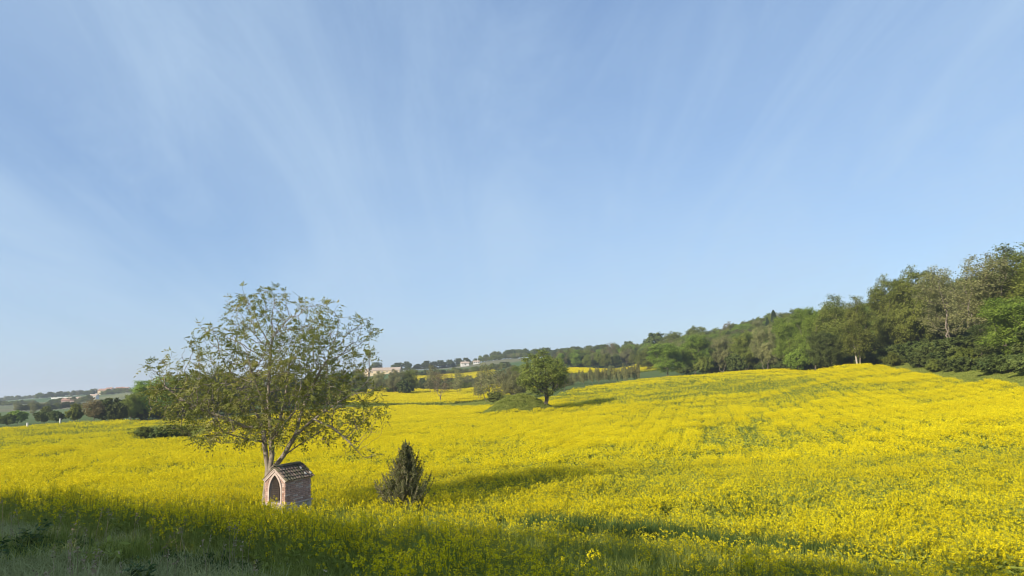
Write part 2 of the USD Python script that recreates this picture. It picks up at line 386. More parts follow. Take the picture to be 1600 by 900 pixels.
def blob(x, y, cx, cy, rx, ry):
    return np.exp(-(((x - cx) / rx) ** 2 + ((y - cy) / ry) ** 2))
def bloom(x, y, z):
    """how densely the rapeseed flowers at a place, 0 to 1"""
    q = np.stack([x, y, np.zeros_like(x)], -1)
    px, py = proj(np.stack([x, y, z + CROP], -1))
    r = np.hypot(x, y)
    # drilling rows and wind lines: long streaks along the field
    u, v = x * 0.94 + y * 0.34, -x * 0.34 + y * 0.94
    st = fbm(np.stack([u / 22, v / 2.2, 0 * x], -1), 3, 21) - 0.5
    st2 = fbm(np.stack([u / 5, v / 2.0, 0 * x], -1), 2, 27) - 0.5
    lump = fbm(q / 11.0, 3, 31) - 0.5
    tram = np.abs(((x * 0.90 - y * 0.44 + 1.5 * np.sin(y / 30)) / 16.0) % 1 - 0.5) * 16.0          # wheel tracks up the slope
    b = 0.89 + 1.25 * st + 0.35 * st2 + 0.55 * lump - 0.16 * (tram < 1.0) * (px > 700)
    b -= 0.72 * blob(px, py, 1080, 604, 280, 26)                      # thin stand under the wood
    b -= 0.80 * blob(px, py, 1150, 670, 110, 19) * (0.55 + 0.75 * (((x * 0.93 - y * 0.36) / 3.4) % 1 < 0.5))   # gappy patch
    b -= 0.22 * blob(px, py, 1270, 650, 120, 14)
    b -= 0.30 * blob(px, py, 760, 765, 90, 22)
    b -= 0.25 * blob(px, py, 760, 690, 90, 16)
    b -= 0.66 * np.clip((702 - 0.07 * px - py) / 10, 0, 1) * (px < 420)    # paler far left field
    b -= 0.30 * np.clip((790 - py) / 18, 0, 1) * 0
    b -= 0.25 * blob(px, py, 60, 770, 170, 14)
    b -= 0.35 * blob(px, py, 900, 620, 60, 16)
    b -= 0.25 * (np.abs(fbm(q / 18.0, 2, 40) - 0.5) < 0.02)
    return np.clip(b, 0.05, 1)

rng = np.random.default_rng(11)
crop = Strewn("rapeseed_crop", "yellow rapeseed in full flower covering the rolling field", "crop")
LEVELS = (0.05, 0.15, 0.32, 0.58, 0.9)
near_k = [[crop.proto([("stalks", s, M["stem"]), ("flowers", f, M["flower"]), ("buds", b, M["bud"])])
           for s, f, b in [plant_patch(rng, 1.15, 40, CROP, L, 6, 11, 0.0135, 6, 0.13, 0.005, 0.5) for _ in range(2)]] for L in LEVELS]
mid_k = [[crop.proto([("stalks", s, M["stem"]), ("flowers", f, M["flower"]), ("buds", b, M["bud"])])
          for s, f, b in [plant_patch(rng, 1.9, 90, CROP, L, 5, 6, 0.024, 4, 0.17, 0, 0.3, row=1.6) for _ in range(2)]] for L in LEVELS]
far_k = [[crop.proto([("stalks", s, M["stem"]), ("flowers", f, M["flower"])])
          for s, f, b in [plant_patch(rng, 4.4, 360, CROP, L, 3, 4, 0.050, 3, 0.26, 0, 0) for _ in range(2)]] for L in LEVELS]
ROWS = math.atan2(0.275, 0.96)                                        # the drill rows run up the slope, a little to the right
def strew_crop(poly, holes, kinds, step, dmin, dmax, seed, drilled=0):
    rng = np.random.default_rng(seed)
    poly = np.asarray(poly); lo, hi = poly.min(0), poly.max(0)
    if drilled:
        across = 0.8 if drilled == 1 else 1.6
        k, gl = np.meshgrid(np.arange(-500, 500), np.arange(-120, 400, step))
        l = gl.ravel() + rng.uniform(-.3, .3, gl.size) * step
        c = k.ravel() * across + 2.2 * (fbm(np.stack([l / 38, 0 * l, 0 * l], -1), 2, 3) - .5) + rng.normal(0, .07, l.size)
        x = c * math.cos(ROWS) + l * math.sin(ROWS); y = -c * math.sin(ROWS) + l * math.cos(ROWS)
        odd = (k.ravel() % 2).astype(float) if drilled == 1 else np.zeros(c.size)
        near_box = (x > lo[0]) & (x < hi[0]) & (y > lo[1]) & (y < hi[1]); x, y, odd = x[near_box], y[near_box], odd[near_box]
    else:
        gx, gy = np.meshgrid(np.arange(lo[0], hi[0], step), np.arange(lo[1], hi[1], step))
        x = gx.ravel() + rng.uniform(-.25, .25, gx.size) * step; y = gy.ravel() + rng.uniform(-.25, .25, gx.size) * step
        odd = np.zeros(x.size)
    r = np.hypot(x, y); ok = inside(poly, x, y) & (r >= dmin) & (r < dmax)
    for h in holes:
        ok &= ~inside(h, x, y)
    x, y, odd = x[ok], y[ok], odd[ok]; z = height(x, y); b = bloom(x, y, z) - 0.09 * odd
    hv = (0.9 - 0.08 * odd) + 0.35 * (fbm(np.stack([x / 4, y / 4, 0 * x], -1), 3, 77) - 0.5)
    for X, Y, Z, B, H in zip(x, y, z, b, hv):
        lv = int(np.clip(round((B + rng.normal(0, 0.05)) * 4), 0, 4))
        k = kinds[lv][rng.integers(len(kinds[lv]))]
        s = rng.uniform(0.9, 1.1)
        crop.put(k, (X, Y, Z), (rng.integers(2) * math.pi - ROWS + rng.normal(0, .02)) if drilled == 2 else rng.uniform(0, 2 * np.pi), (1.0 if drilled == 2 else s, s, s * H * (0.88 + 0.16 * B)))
_sh = at(452, 600, 26)[:2]
SHRINE_AREA = [(_sh[0] + 1.5 * math.cos(a), _sh[1] + 1.5 * math.sin(a)) for a in np.linspace(0, 2 * np.pi, 12, endpoint=False)]
holes = [MOUND_AREA, HOLE, SHRINE_AREA]
strew_crop(FIELD, holes, near_k, 1.0, 0, 42, 1, 1)
strew_crop(FIELD, holes, mid_k, 1.6, 42, 150, 2, 2)
strew_crop(FIELD, holes, far_k, 3.7, 150, 600, 3)
for i, p in enumerate((FIELD2, FIELD3, FIELD4)):
    strew_crop(p, [], far_k, 3.7, 0, 900, 4 + i)
crop.done()

# the verge in front: grass, hay, sparse self-sown rapeseed
verge = Strewn("verge_grass", "tall shaded grass and scattered yellow flowers on the near verge", "grass")
vk_grass = [verge.proto([("blades", grass_patch(rng, 1.1, 420, 0.62, 0.006, 0.5), M["grass"])]) for _ in range(3)]
vk_hay = [verge.proto([("blades", grass_patch(rng, 1.1, 380, 0.40, 0.007, 1.0), M["grass_dry"])]) for _ in range(3)]
vk_weed = [verge.proto([("leaves", plant_patch(rng, 1.0, 26, 0.42, 0, 0, 0, 0, 9, 0.09, 0.004)[0], M["grass_dark"])]) for _ in range(3)]
vk_rape = []
for L in (0.20, 0.42, 0.72):
    for _ in range(2):
        s, f, b = plant_patch(rng, 1.15, 26, 0.95, L, 4, 13, 0.013, 8, 0.10, 0.006, 0.6)
        vk_rape.append(verge.proto([("stalks", s, M["stem"]), ("flowers", f, M["flower"]), ("buds", b, M["bud"])]))
vk_short = [verge.proto([("blades", grass_patch(rng, 3.2, 1300, 0.20, 0.03, 0.8), M["grass"])]) for _ in range(2)]
def stalk_patch(rng, n):
    S, H = MB(), MB()
    for _ in range(n):
        x, y = rng.uniform(-.5, .5, 2); h = rng.uniform(.45, .95); d = rng.normal(0, .10, 2)
        top = np.array([x + d[0], y + d[1], h])
        S.add(*tube([[x, y, -.05], [x + d[0] * .4, y + d[1] * .4, h * .55], top], [.0045, .004, .0025], 3))
        c = top + rng.normal(size=(12, 3)) * [.018, .018, .05]
        H.add(*quads(c, rand_dirs(rng, 12) * .022, rand_dirs(rng, 12) * .014))
    return S, H
M["stalk"] = rough("dry_stalk", (0.22, 0.17, 0.09), (0.36, 0.29, 0.17), 2.0, 0.85)
vk_stalk = [verge.proto([("stalks", a, M["stalk"]), ("seeds", b, M["stalk"])]) for a, b in [stalk_patch(rng, 5) for _ in range(3)]]
VERGE = ground_poly([(-600, 24), (-330, 30), (0, 24), (200, 25), (450, 27.5), (640, 28), (740, 23.4), (800, 20.7), (1000, 18), (1200, 16.2), (1400, 14), (1600, 12.1), (1950, 11), (2300, 8), (2300, 4), (800, 4), (-600, 4)])
gx, gy = np.meshgrid(np.arange(-30, 26, 0.85), np.arange(4.5, 31, 0.85))
x = gx.ravel() + rng.uniform(-.3, .3, gx.size); y = gy.ravel() + rng.uniform(-.3, .3, gx.size)
ok = inside(VERGE, x, y) & ~inside(SHRINE_AREA, x, y) & (np.abs(x) < y * 0.95 + 3)
x, y = x[ok], y[ok]; z = height(x, y)
px, py = proj(np.stack([x, y, z + 0.4], -1))
meadow = np.clip((py - 798 - 0.26 * np.clip(px, 0, 900) * 0.55 + 25 * (fbm(np.stack([x / 3, y / 3, 0 * x], -1), 3, 8) - 0.5)) / 14, 0, 1) * (px < 620)   # mown, hay-strewn corner
for X, Y, Z, m, PX in zip(x, y, z, meadow, px):
    n1 = float(fbm(np.array([X / 2.2, Y / 2.2, 0.0]), 3, 51))
    if rng.uniform() < m:
        k = (vk_hay if n1 < 0.55 else vk_weed if n1 > 0.66 else vk_grass)[rng.integers(3)]
        verge.put(k, (X, Y, Z), rng.uniform(0, 6.28), (1, 1, rng.uniform(0.6, 1.0)))
        if rng.uniform() < 0.22: verge.put(vk_stalk[rng.integers(3)], (X, Y, Z), rng.uniform(0, 6.28), (1, 1, 1))
        if n1 > 0.5: verge.put(vk_weed[rng.integers(3)], (X, Y, Z), rng.uniform(0, 6.28), (1, 1, rng.uniform(0.5, 0.9)))
    else:
        verge.put(vk_grass[rng.integers(3)], (X, Y, Z), rng.uniform(0, 6.28), (1, 1, rng.uniform(0.8, 1.25)))
        k = vk_rape[min(5, max(0, int((n1 - 0.27 + 0.06 * max(0.0, min(1.0, (PX - 700) / 500))) * 15)))]
        low = 1 - 0.30 * max(0.0, min(1.0, (PX - 620) / 200))              # lower plants before the grass edge coloured for shade
        verge.put(k, (X, Y, Z), rng.uniform(0, 6.28), (1, 1, rng.uniform(0.75, 1.15) * low))
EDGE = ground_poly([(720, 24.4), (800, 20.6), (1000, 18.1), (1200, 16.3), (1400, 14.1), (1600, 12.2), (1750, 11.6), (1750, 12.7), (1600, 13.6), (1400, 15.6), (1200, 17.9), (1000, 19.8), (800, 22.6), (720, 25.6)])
vk_edge_shade = [verge.proto([("blades", grass_patch(rng, 0.9, 520, 0.80, 0.009, 0.35), M["grass_dark"])]) for _ in range(2)]  # grass strip coloured dark to stand in for shade along the crop edge
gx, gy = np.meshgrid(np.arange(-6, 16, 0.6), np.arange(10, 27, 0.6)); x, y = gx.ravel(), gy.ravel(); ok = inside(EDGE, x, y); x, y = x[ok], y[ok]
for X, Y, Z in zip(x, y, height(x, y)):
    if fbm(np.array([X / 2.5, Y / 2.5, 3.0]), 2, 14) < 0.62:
        verge.put(vk_edge_shade[rng.integers(2)], (X, Y, Z), rng.uniform(0, 6.28), (1, 1, rng.uniform(0.7, 1.1)))
for poly, st in ((MOUND_AREA, 1.6), (TRACK, 2.2), (DITCH, 2.6), (HOLE, 2.2)):
    poly = np.asarray(poly); lo, hi = poly.min(0), poly.max(0)
    gx, gy = np.meshgrid(np.arange(lo[0], hi[0], st), np.arange(lo[1], hi[1], st))
    x = gx.ravel() + rng.uniform(-.3, .3, gx.size) * st; y = gy.ravel() + rng.uniform(-.3, .3, gx.size) * st
    ok = inside(poly, x, y); x, y = x[ok], y[ok]; z = height(x, y)
    for X, Y, Z in zip(x, y, z):
        hx, hy = height([X + .8, X], [Y, Y + .8]); n = np.array([-(hx - Z) / .8, -(hy - Z) / .8, 1.0]); n /= np.linalg.norm(n)
        verge.put(vk_short[rng.integers(2)], (X, Y, Z), rng.uniform(0, 6.28), (1, 1, rng.uniform(0.6, 1.0)), n)
verge.done()
# ------------------------------------------------------------------ trees
def in_lobes(rng, lobes, n):
    """n points spread through a union of ellipsoids (cx, cy, cz, rx, ry, rz)"""
    L = np.asarray(lobes, float)
    w = L[:, 3] * L[:, 4] * L[:, 5]
    k = rng.choice(len(L), n, p=w / w.sum())
    d = rand_dirs(rng, n) * rng.uniform(0.08, 1, (n, 1)) ** (1 / 2.4)
    return L[k, :3] + d * L[k, 3:]
def colonize(rng, start, att, step, infl, kill, iters=120, up=0.1):
    """space colonisation: nodes and parents, from a list of starting polylines (each a list of points, the first on an earlier one)"""
    P, par = [np.array(start[0][0], float)], [-1]
    for line in start:
        line = [np.array(p, float) for p in line]
        k = int(np.argmin([np.sum((p - line[0]) ** 2) for p in P]))
        for a, b in zip(line[:-1], line[1:]):
            m = max(1, int(np.linalg.norm(b - a) / step))
            for i in range(m):
                P.append(a + (b - a) * (i + 1) / m); par.append(k); k = len(P) - 1
    P = [np.array(p) for p in P]
    att = np.array(att)
    dist, near = cKDTree(np.array(P)).query(att)
    for _ in range(iters):
        act = dist < infl
        if not act.any():
            break
        base = np.array(P)
        ids = near[act]
        dirs = unit(att[act] - base[ids])
        acc = np.zeros((len(P), 3)); np.add.at(acc, ids, dirs)
        u = np.unique(ids)
        v = unit(unit(acc[u]) + [0, 0, up] + rng.normal(0, 0.18, (len(u), 3)))
        new = base[u] + v * step
        # do not grow twice into the same spot
        d0, _n = cKDTree(base).query(new)
        keep = d0 > step * 0.45
        u, new = u[keep], new[keep]
        if len(new) == 0:
            break
        n0 = len(P)
        P.extend(new); par.extend(u.tolist())
        d, n = cKDTree(new).query(att)
        b = d < dist
        dist = np.where(b, d, dist); near = np.where(b, n + n0, near)
        k = dist > kill
        att, dist, near = att[k], dist[k], near[k]
        if len(att) == 0:
            break
    return np.array(P), np.array(par)
def thicken(P, par, tip, power=2.35):
    r = np.zeros(len(P)); kids = [[] for _ in P]
    for i in range(len(P) - 1, -1, -1):
        r[i] = max(tip, r[i] ** (1 / power)) if r[i] > 0 else tip
        if par[i] >= 0:
            r[par[i]] += r[i] ** power; kids[par[i]].append(i)
    return r, kids
def chains(P, par, r, kids):
    """the tree as limbs: each follows its thickest child to the tip"""
    out, todo = [], [(0, -1)]
    while todo:
        i, frm = todo.pop()
        line = [i]
        while kids[line[-1]]:
            ks = sorted(kids[line[-1]], key=lambda k: -r[k])
            todo += [(k, line[-1]) for k in ks[1:]]
            line.append(ks[0])
        out.append(([frm] if frm >= 0 else []) + line)
    out.sort(key=lambda c: -r[c[1] if len(c) > 1 else c[0]])
    return out
def limb(P, r, c, sides):
    if len(c) < 2:
        return None
    rad = r[c].copy()
    if len(c) > 1:
        rad[0] = min(rad[0], rad[1] * 1.15)
    return tube(P[c], rad, sides)

def tree_meshes(seed, h, crown_w, bare=0.22, n_att=420, leaf=0.30, per=14, spread=0.55, lobes_n=7, shape="round", tip=0.012, trunks=1, leafy=1.0, step=None):
    """a tree of height h about the origin: (trunk and limbs, crown leaves)"""
    rng = np.random.default_rng(seed)
    cz, rz = h * (bare + 1) / 2, h * (1 - bare) / 2
    rx = crown_w / 2
    lobes = [(0, 0, cz, rx * 0.72, rx * 0.72, rz * 0.86)]
    for k in range(lobes_n):
        a = 2 * np.pi * (k + rng.uniform(-.3, .3)) / lobes_n
        t = rng.uniform(-0.6, 0.75)
        if shape == "tall":
            rr = rx * 0.5
        else:
            rr = rx * 0.62 * math.sqrt(max(0.15, 1 - t * t * 0.8))
        s = rng.uniform(0.28, 0.5)
        lobes.append((rr * math.cos(a), rr * math.sin(a), cz + rz * t * 0.85, rx * s, rx * s, rz * s * 0.8))
    lobes.append((rng.normal(0, rx * .15), rng.normal(0, rx * .15), cz + rz * 0.62, rx * 0.4, rx * 0.4, rz * 0.38))
    att = in_lobes(rng, lobes, n_att)
    step = step or h / 22
    start = []
    for t in range(trunks):
        o = rng.normal(0, 0.05 * h, 2) if trunks > 1 else np.zeros(2)
        d = rng.normal(0, 0.02 * h, 2) + o * 0.8
        start.append([[*o, -0.4], [*(o + d * .5), h * bare * 0.6], [*(o + d), h * bare * 1.15]] if t == 0 else [start[0][0], [*(o * .6), 0.1], [*(o + d), h * bare * 1.15]])
    P, par = colonize(rng, start, att, step, h * 0.5, step * 0.9, 60)
    r, kids = thicken(P, par, tip * h / 10)
    T = MB()
    for c in chains(P, par, r, kids):
        rad = r[c[1]] if len(c) > 1 else 0
        m = limb(P, r, c, 6 if rad > 0.06 else 4 if rad > 0.03 else 3)
        if m: T.add(*m)
    tips = np.where((r < tip * h / 10 * 2.2) & (P[:, 2] > h * bare * 0.8))[0]
    if leafy < 1:
        tips = rng.permutation(tips)[: int(len(tips) * leafy)]
    c = np.repeat(P[tips], per, 0)
    c = c + rng.normal(size=c.shape) * spread * step * [1, 1, 0.7]
    mid = np.array([0, 0, cz])
    nrm = unit(unit(c - mid) * 0.6 + rng.normal(size=c.shape) * 0.6 + [0, 0, 0.35])
    a = unit(np.cross(nrm, rng.normal(size=nrm.shape))); b = np.cross(nrm, a)
    s = leaf * rng.uniform(0.55, 1.15, (len(c), 1)) / 2
    return T.get(), quads(c, a * s, b * s * 0.75)

KINDS = {}
def tree_kind(name, mat, bark, **kw):
    p = "/World/TreeKinds/" + name
    stage.CreateClassPrim(p)
    h = kw["h"]
    t, l = tree_meshes(**kw)
    obj("trunk", t, M[bark], p)
    obj("crown", l, M[mat], p)
    KINDS[name] = (p, h, kw["crown_w"], (t, M[bark]), (l, M[mat]))
stage.CreateClassPrim("/World/TreeKinds")
tree_kind("broad_olive", "olive", "bark_far", seed=1, h=14, crown_w=11, bare=0.03, n_att=620, leaf=0.30, per=56, lobes_n=10)
tree_kind("broad_fresh", "fresh", "bark_far", seed=2, h=14, crown_w=10, bare=0.03, n_att=620, leaf=0.29, per=54, lobes_n=10)
tree_kind("tall_olive", "olive", "bark_far", seed=3, h=16, crown_w=8.5, bare=0.04, n_att=600, leaf=0.30, per=54, lobes_n=10, shape="tall")
tree_kind("tall_grey", "grey", "bark_pale", seed=4, h=16, crown_w=8.5, bare=0.12, n_att=560, leaf=0.27, per=36, shape="tall", trunks=2, tip=0.012, lobes_n=9)
tree_kind("broad_dark", "dark", "bark_far", seed=5, h=12, crown_w=10, bare=0.02, n_att=560, leaf=0.29, per=54, lobes_n=9)
tree_kind("broad_grey", "grey", "bark_pale", seed=6, h=12, crown_w=11, bare=0.05, n_att=600, leaf=0.27, per=38, lobes_n=9, trunks=2)
tree_kind("brown_bud", "brown", "bark_pale", seed=7, h=11, crown_w=8, bare=0.18, n_att=560, leaf=0.28, per=7, leafy=0.8, trunks=3, tip=0.013)
tree_kind("round_dark", "dark", "bark_far", seed=8, h=9, crown_w=8.5, bare=0.08, n_att=360, leaf=0.55, per=16)
tree_kind("bushy_fresh", "fresh", "bark_far", seed=9, h=6, crown_w=7, bare=0.02, n_att=380, leaf=0.40, per=15)
tree_kind("bushy_dark", "dark", "bark_far", seed=10, h=4, crown_w=6.5, bare=0.02, n_att=340, leaf=0.36, per=15)
tree_kind("bushy_olive", "olive", "bark_far", seed=12, h=5, crown_w=6, bare=0.02, n_att=340, leaf=0.27, per=36)
tree_kind("airy_fresh", "grey", "bark_far", seed=13, h=12, crown_w=7, bare=0.10, n_att=520, leaf=0.36, per=12, leafy=0.95, shape="tall", trunks=2)
tree_kind("broad_brown", "brown", "bark_far", seed=14, h=12, crown_w=10, bare=0.08, n_att=480, leaf=0.42, per=11)
tree_kind("sapling", "grey", "bark_pale", seed=15, h=7, crown_w=2.6, bare=0.03, n_att=170, leaf=0.30, per=12, leafy=1, shape="tall", lobes_n=4)
tree_kind("lone", "olive", "bark_dark", seed=33, h=10, crown_w=9, bare=0.06, n_att=700, leaf=0.24, per=34, lobes_n=11, tip=0.030)
tree_kind("thin_fresh", "fresh", "bark_far", seed=41, h=6, crown_w=6, bare=0.02, n_att=280, leaf=0.24, per=3)
tree_kind("thin_olive", "olive", "bark_far", seed=42, h=5, crown_w=6, bare=0.02, n_att=240, leaf=0.24, per=3)
# a slim columnar cypress
def cypress_mesh(rng, h=9, w=1.5, n=1800):
    t = rng.uniform(0.02, 1, n); rad = w / 2 * np.sin(np.pi * np.clip(t * 0.86 + 0.13, 0, 1)) ** 0.7 * rng.uniform(0.6, 1.08, n)
    a = rng.uniform(0, 2 * np.pi, n)
    c = np.stack([rad * np.cos(a), rad * np.sin(a), t * h], -1)
    up = unit(np.stack([np.cos(a) * .3, np.sin(a) * .3, np.ones(n)], -1) + rng.normal(0, .15, (n, 3)))
    s = unit(np.cross(up, rng.normal(size=(n, 3))))
    return quads(c, up * 0.35, s * 0.16)
stage.CreateClassPrim("/World/TreeKinds/cypress")
_cm = cypress_mesh(np.random.default_rng(77))
obj("crown", _cm, M["cypress"], "/World/TreeKinds/cypress")
obj("trunk", tube([[0, 0, -0.3], [0, 0, 4], [0, 0, 8.6]], [0.16, 0.1, 0.02], 6), M["bark_far"], "/World/TreeKinds/cypress")
KINDS["cypress"] = ("/World/TreeKinds/cypress", 9.0, 1.6, None, None)

_trng = np.random.default_rng(5)
def plant(kind, px, top, d, label, w=None, group=None, name=None, cat="tree", base=None):
    """a tree of a kind standing at a pixel column and depth, its top at the height of pixel row top; w: crown width in pixels"""
    path, h, cw = KINDS[kind][:3]
    p = ground_at(px, d)
    # aim the column by the top, as the frame leans a little
    for _ in range(2):
        q = at(px, (top + float(proj(p)[1][0])) / 2, d); p = np.array([q[0], q[1], float(height(q[0], q[1])[0])])
    ztop = at(px, top, d)[2]
    H = max(1.0, ztop - p[2])
    sz = H / (h * 0.985)
    sx = (w * d / F_PX) / (cw * 1.02) if w else sz
    t = thing(name or ("shrub" if kind.startswith("bushy") else "cypress_tree" if kind == "cypress" else "tree"), label, cat, p, _trng.uniform(0, 6.28), group, scale=(sx, sx, sz))
    t.GetPrim().GetReferences().AddInternalReference(path)
    t.GetPrim().SetInstanceable(True)
    return t
# the wood's edge on the right, from the picture's edge inwards
WOOD = [
 ("broad_fresh", 1592, 461, 95, "bright green broad tree at the far right end of the wood's edge", 120),
 ("tall_olive", 1640, 369, 99, "tallest olive tree cut off by the right edge, above the grass track", 130),
 ("tall_olive", 1575, 379, 109, "tall olive tree rising on the skyline near the right edge", 110),
 ("tall_grey", 1530, 401, 109, "tall half-bare tree with pale forked trunk left of the bright green tree", 100),
 ("tall_grey", 1480, 419, 129, "greyish half-bare tree with slender pale limbs over the bend of the track", 95),
 ("broad_dark", 1560, 496, 103, "low dark tree in the shade under the wood by the track", 85),
 ("bushy_dark", 1510, 548, 117, "dark bush in the shade at the foot of the pale forked trunks", 60),
 ("broad_olive", 1440, 414, 141, "big rounded olive tree with the wood's first high top above the track", 105),
 ("broad_olive", 1395, 428, 150, "rounded olive tree left of the big rounded top, where the wood steps up", 85),
 ("bushy_dark", 1450, 545, 139, "low dark thicket between track and half-bare trees", 70),
 ("bushy_olive", 1400, 535, 150, "olive shrub at the head of the grass track", 60),
 ("tall_olive", 1340, 460, 140, "dark-trunked olive tree leaning over the field corner where the track ends", 60),
 ("tall_olive", 1303, 458, 152, "twin-topped green tree standing tallest left of the field corner", 75),
 ("broad_fresh", 1268, 478, 160, "leafy green tree with shaded hollow beside the twin-topped tree", 62),
 ("broad_dark", 1290, 516, 148, "dark green tree low in front of the twin-topped tree", 60),
 ("broad_fresh", 1232, 493, 175, "fresh green tree left of the shaded hollow, above the field's crest", 55),
 ("bushy_fresh", 1245, 545, 170, "fresh green shrub on the crest of the yellow field", 40),
 ("broad_grey", 1196, 508, 190, "grey-green tree below the lone cypress", 55),
 ("broad_olive", 1165, 516, 200, "olive tree half hidden behind the grey-green one at the crest", 50),
 ("bushy_dark", 1150, 552, 190, "dark round bush in the gap at the foot of the wood's middle", 42),
 ("broad_grey", 1128, 524, 214, "pale grey-green tree right of the two leafy spreading trees", 48),
 ("broad_fresh", 1085, 522, 215, "leafy green tree second from the wood's left end", 62),
 ("bushy_olive", 1100, 556, 205, "olive shrub at the foot of the leafy tree near the wood's left end", 36),
 ("broad_fresh", 1040, 535, 212, "spreading green tree with pale trunk at the left end of the wood's edge", 66),
 ("broad_olive", 1012, 542, 290, "olive tree on the pasture just beyond the wood's left end", 44),
]
for kind, px, top, d, lab, w in WOOD:
    plant(kind, px, top, d, lab, w)
plant("cypress", 1210, 486, 300, "lone dark cypress sticking out of the wooded skyline", 10)
plant("cypress", 1200, 497, 300, "stub of dark cypress just left of the lone tall one", 7)
SKYLINE = [
 ("round_dark", 1022, 518, 390, "rounded dark tree at the left start of the wooded skyline", 44),
 ("broad_olive", 1050, 517, 385, "wide dark tree beside the skyline's rounded first tree", 46),
 ("broad_olive", 1088, 508, 380, "tallest dark tree on the skyline left of the cypresses", 42),
 ("broad_brown", 1140, 502, 370, "brownish tree on the skyline halfway to the cypresses", 32),
 ("broad_olive", 1175, 500, 350, "olive tree on the skyline just left of the cypresses", 34),
 ("brown_bud", 956, 534, 400, "bare brown-budded tree on the ridge above the sapling rows", 24),
 ("broad_brown", 925, 546, 395, "brownish tree above the small yellow field", 32),
 ("broad_olive", 985, 538, 385, "olive tree right of the bare brown-budded one", 34),
 ("broad_grey", 900, 550, 420, "grey tree behind the small yellow field", 32),
]
for kind, px, top, d, lab, w in SKYLINE:
    plant(kind, px, top, d, lab, w)
def leaning_trunk():
    b = ground_at(1343, 141); t = thing("dead_tree", "pale bare trunk leaning out of the wood at the field corner", "tree", b)
    tip = at(1325, 500, 141) - b
    obj("trunk", tube([[0, 0, -.3], tip * .4 + [.15, 0, 0], tip * .75, tip], [.20, .16, .11, .04], 6), M["bark_bare"], t)
    for f, dx, dz in ((.55, 1.6, 1.8), (.72, -1.4, 1.5), (.85, 1.0, 1.2)):
        obj("branch", tube([tip * f, tip * f + [dx * .5, -.2, dz * .4], tip * f + [dx, -.3, dz]], [.07, .05, .02], 5), M["bark_bare"], t)
M["bark_bare"] = rough("bark_bare", (0.30, 0.27, 0.21), (0.45, 0.40, 0.32), 2.0, 0.9)
leaning_trunk()
# the lone tree on the mound and the trees of the hollow
plant("lone", 850, 545, 115.5, "sturdy lone olive-green tree with dark trunk on the grassy mound", 96)
HOLLOW = [
 ("airy_fresh", 762, 566, 178, "airy pale green tree with thin stems in the hollow left of the mound", 48),
 ("airy_fresh", 749, 580, 190, "small thin pale tree at the edge of the ditch before the far yellow field", 24),
 ("broad_grey", 795, 571, 240, "grey-green tree filling the gap behind the mound's trees", 40),
 ("airy_fresh", 785, 572, 170, "thin pale tree tucked behind the mound's left slope", 36),
 ("brown_bud", 690, 580, 188, "brown leafless multi-stemmed tree at the edge of the far yellow field", 40),
 ("airy_fresh", 676, 568, 260, "pale feathery tree just behind the brown leafless one", 34),
 ("airy_fresh", 717, 575, 250, "slim see-through tree in front of the white houses' field", 24),
 ("broad_grey", 803, 580, 165, "grey twiggy tree behind the mound", 44),
 ("bushy_olive", 775, 612, 160, "low olive bush in the ditch left of the mound", 40),
 ("broad_olive", 815, 568, 190, "olive tree behind the lone tree's left shoulder", 40),
 ("broad_grey", 880, 584, 185, "grey twiggy tree half hidden by the lone tree's right side", 40),
 ("broad_olive", 640, 574, 262, "olive tree at the right end of the hedge before the flat tan roof", 34),
 ("broad_grey", 618, 577, 258, "grey tree with one pale straight trunk in the hedge before the tan roof", 38),
 ("bushy_dark", 632, 594, 252, "dark bush at the foot of that hedge's right end", 34),
 ("broad_grey", 590, 580, 262, "grey tree in the hedge, half covered by the big tree's twigs", 36),
 ("broad_olive", 560, 576, 262, "olive tree in the hedge behind the right side of the big near tree", 40),
 ("broad_dark", 530, 580, 262, "dark tree behind the big near tree's right half", 44),
]
for kind, px, top, d, lab, w in HOLLOW:
    plant(kind, px, top, d, lab, w)
for k, px in enumerate(np.linspace(882, 998, 32)):
    plant("sapling", px + _trng.uniform(-1.5, 1.5), 583 - 0.14 * (px - 884) + _trng.uniform(-4, 3), 212 + 8 * _trng.uniform(-1, 1), "thin grey sapling in the planted row between the fields, right of the lone tree", 8.0, group="row of grey saplings", name="sapling")
RIDGE = [
 ("round_dark", 588, 565, 690, "small rounded tree left of the flat tan roof on the ridge", 20), ("round_dark", 620, 566, 690, "rounded dark tree directly above the right end of the tan roof", 20),
 ("round_dark", 637, 564, 690, "dark rounded tree, tallest one beside the tan roof", 14), ("round_dark", 652, 568, 700, "small dark round tree standing apart in the ridge row", 12),
 ("round_dark", 665, 563, 705, "dark tree, first of the three close together on the ridge", 14), ("round_dark", 677, 564, 710, "dark tree, middle of the three close together on the ridge", 13), ("round_dark", 690, 562, 715, "wide dark tree, last of the three close together on the ridge", 17),
 ("round_dark", 704, 561, 720, "dark round tree just left of the white farmhouse", 13), ("round_dark", 718, 559, 730, "dark round tree behind the white farmhouse", 14), ("round_dark", 729, 558, 735, "dark tree right behind the white gable", 12),
 ("cypress", 708, 568, 640, "small dark cypress below the white farmhouse", 4), ("round_dark", 788, 566, 600, "dark tree pair on the slope right of the white houses", 14),
]
for kind, px, top, d, lab, w in RIDGE:
    plant(kind, px, top, d, lab, w * 1.3)
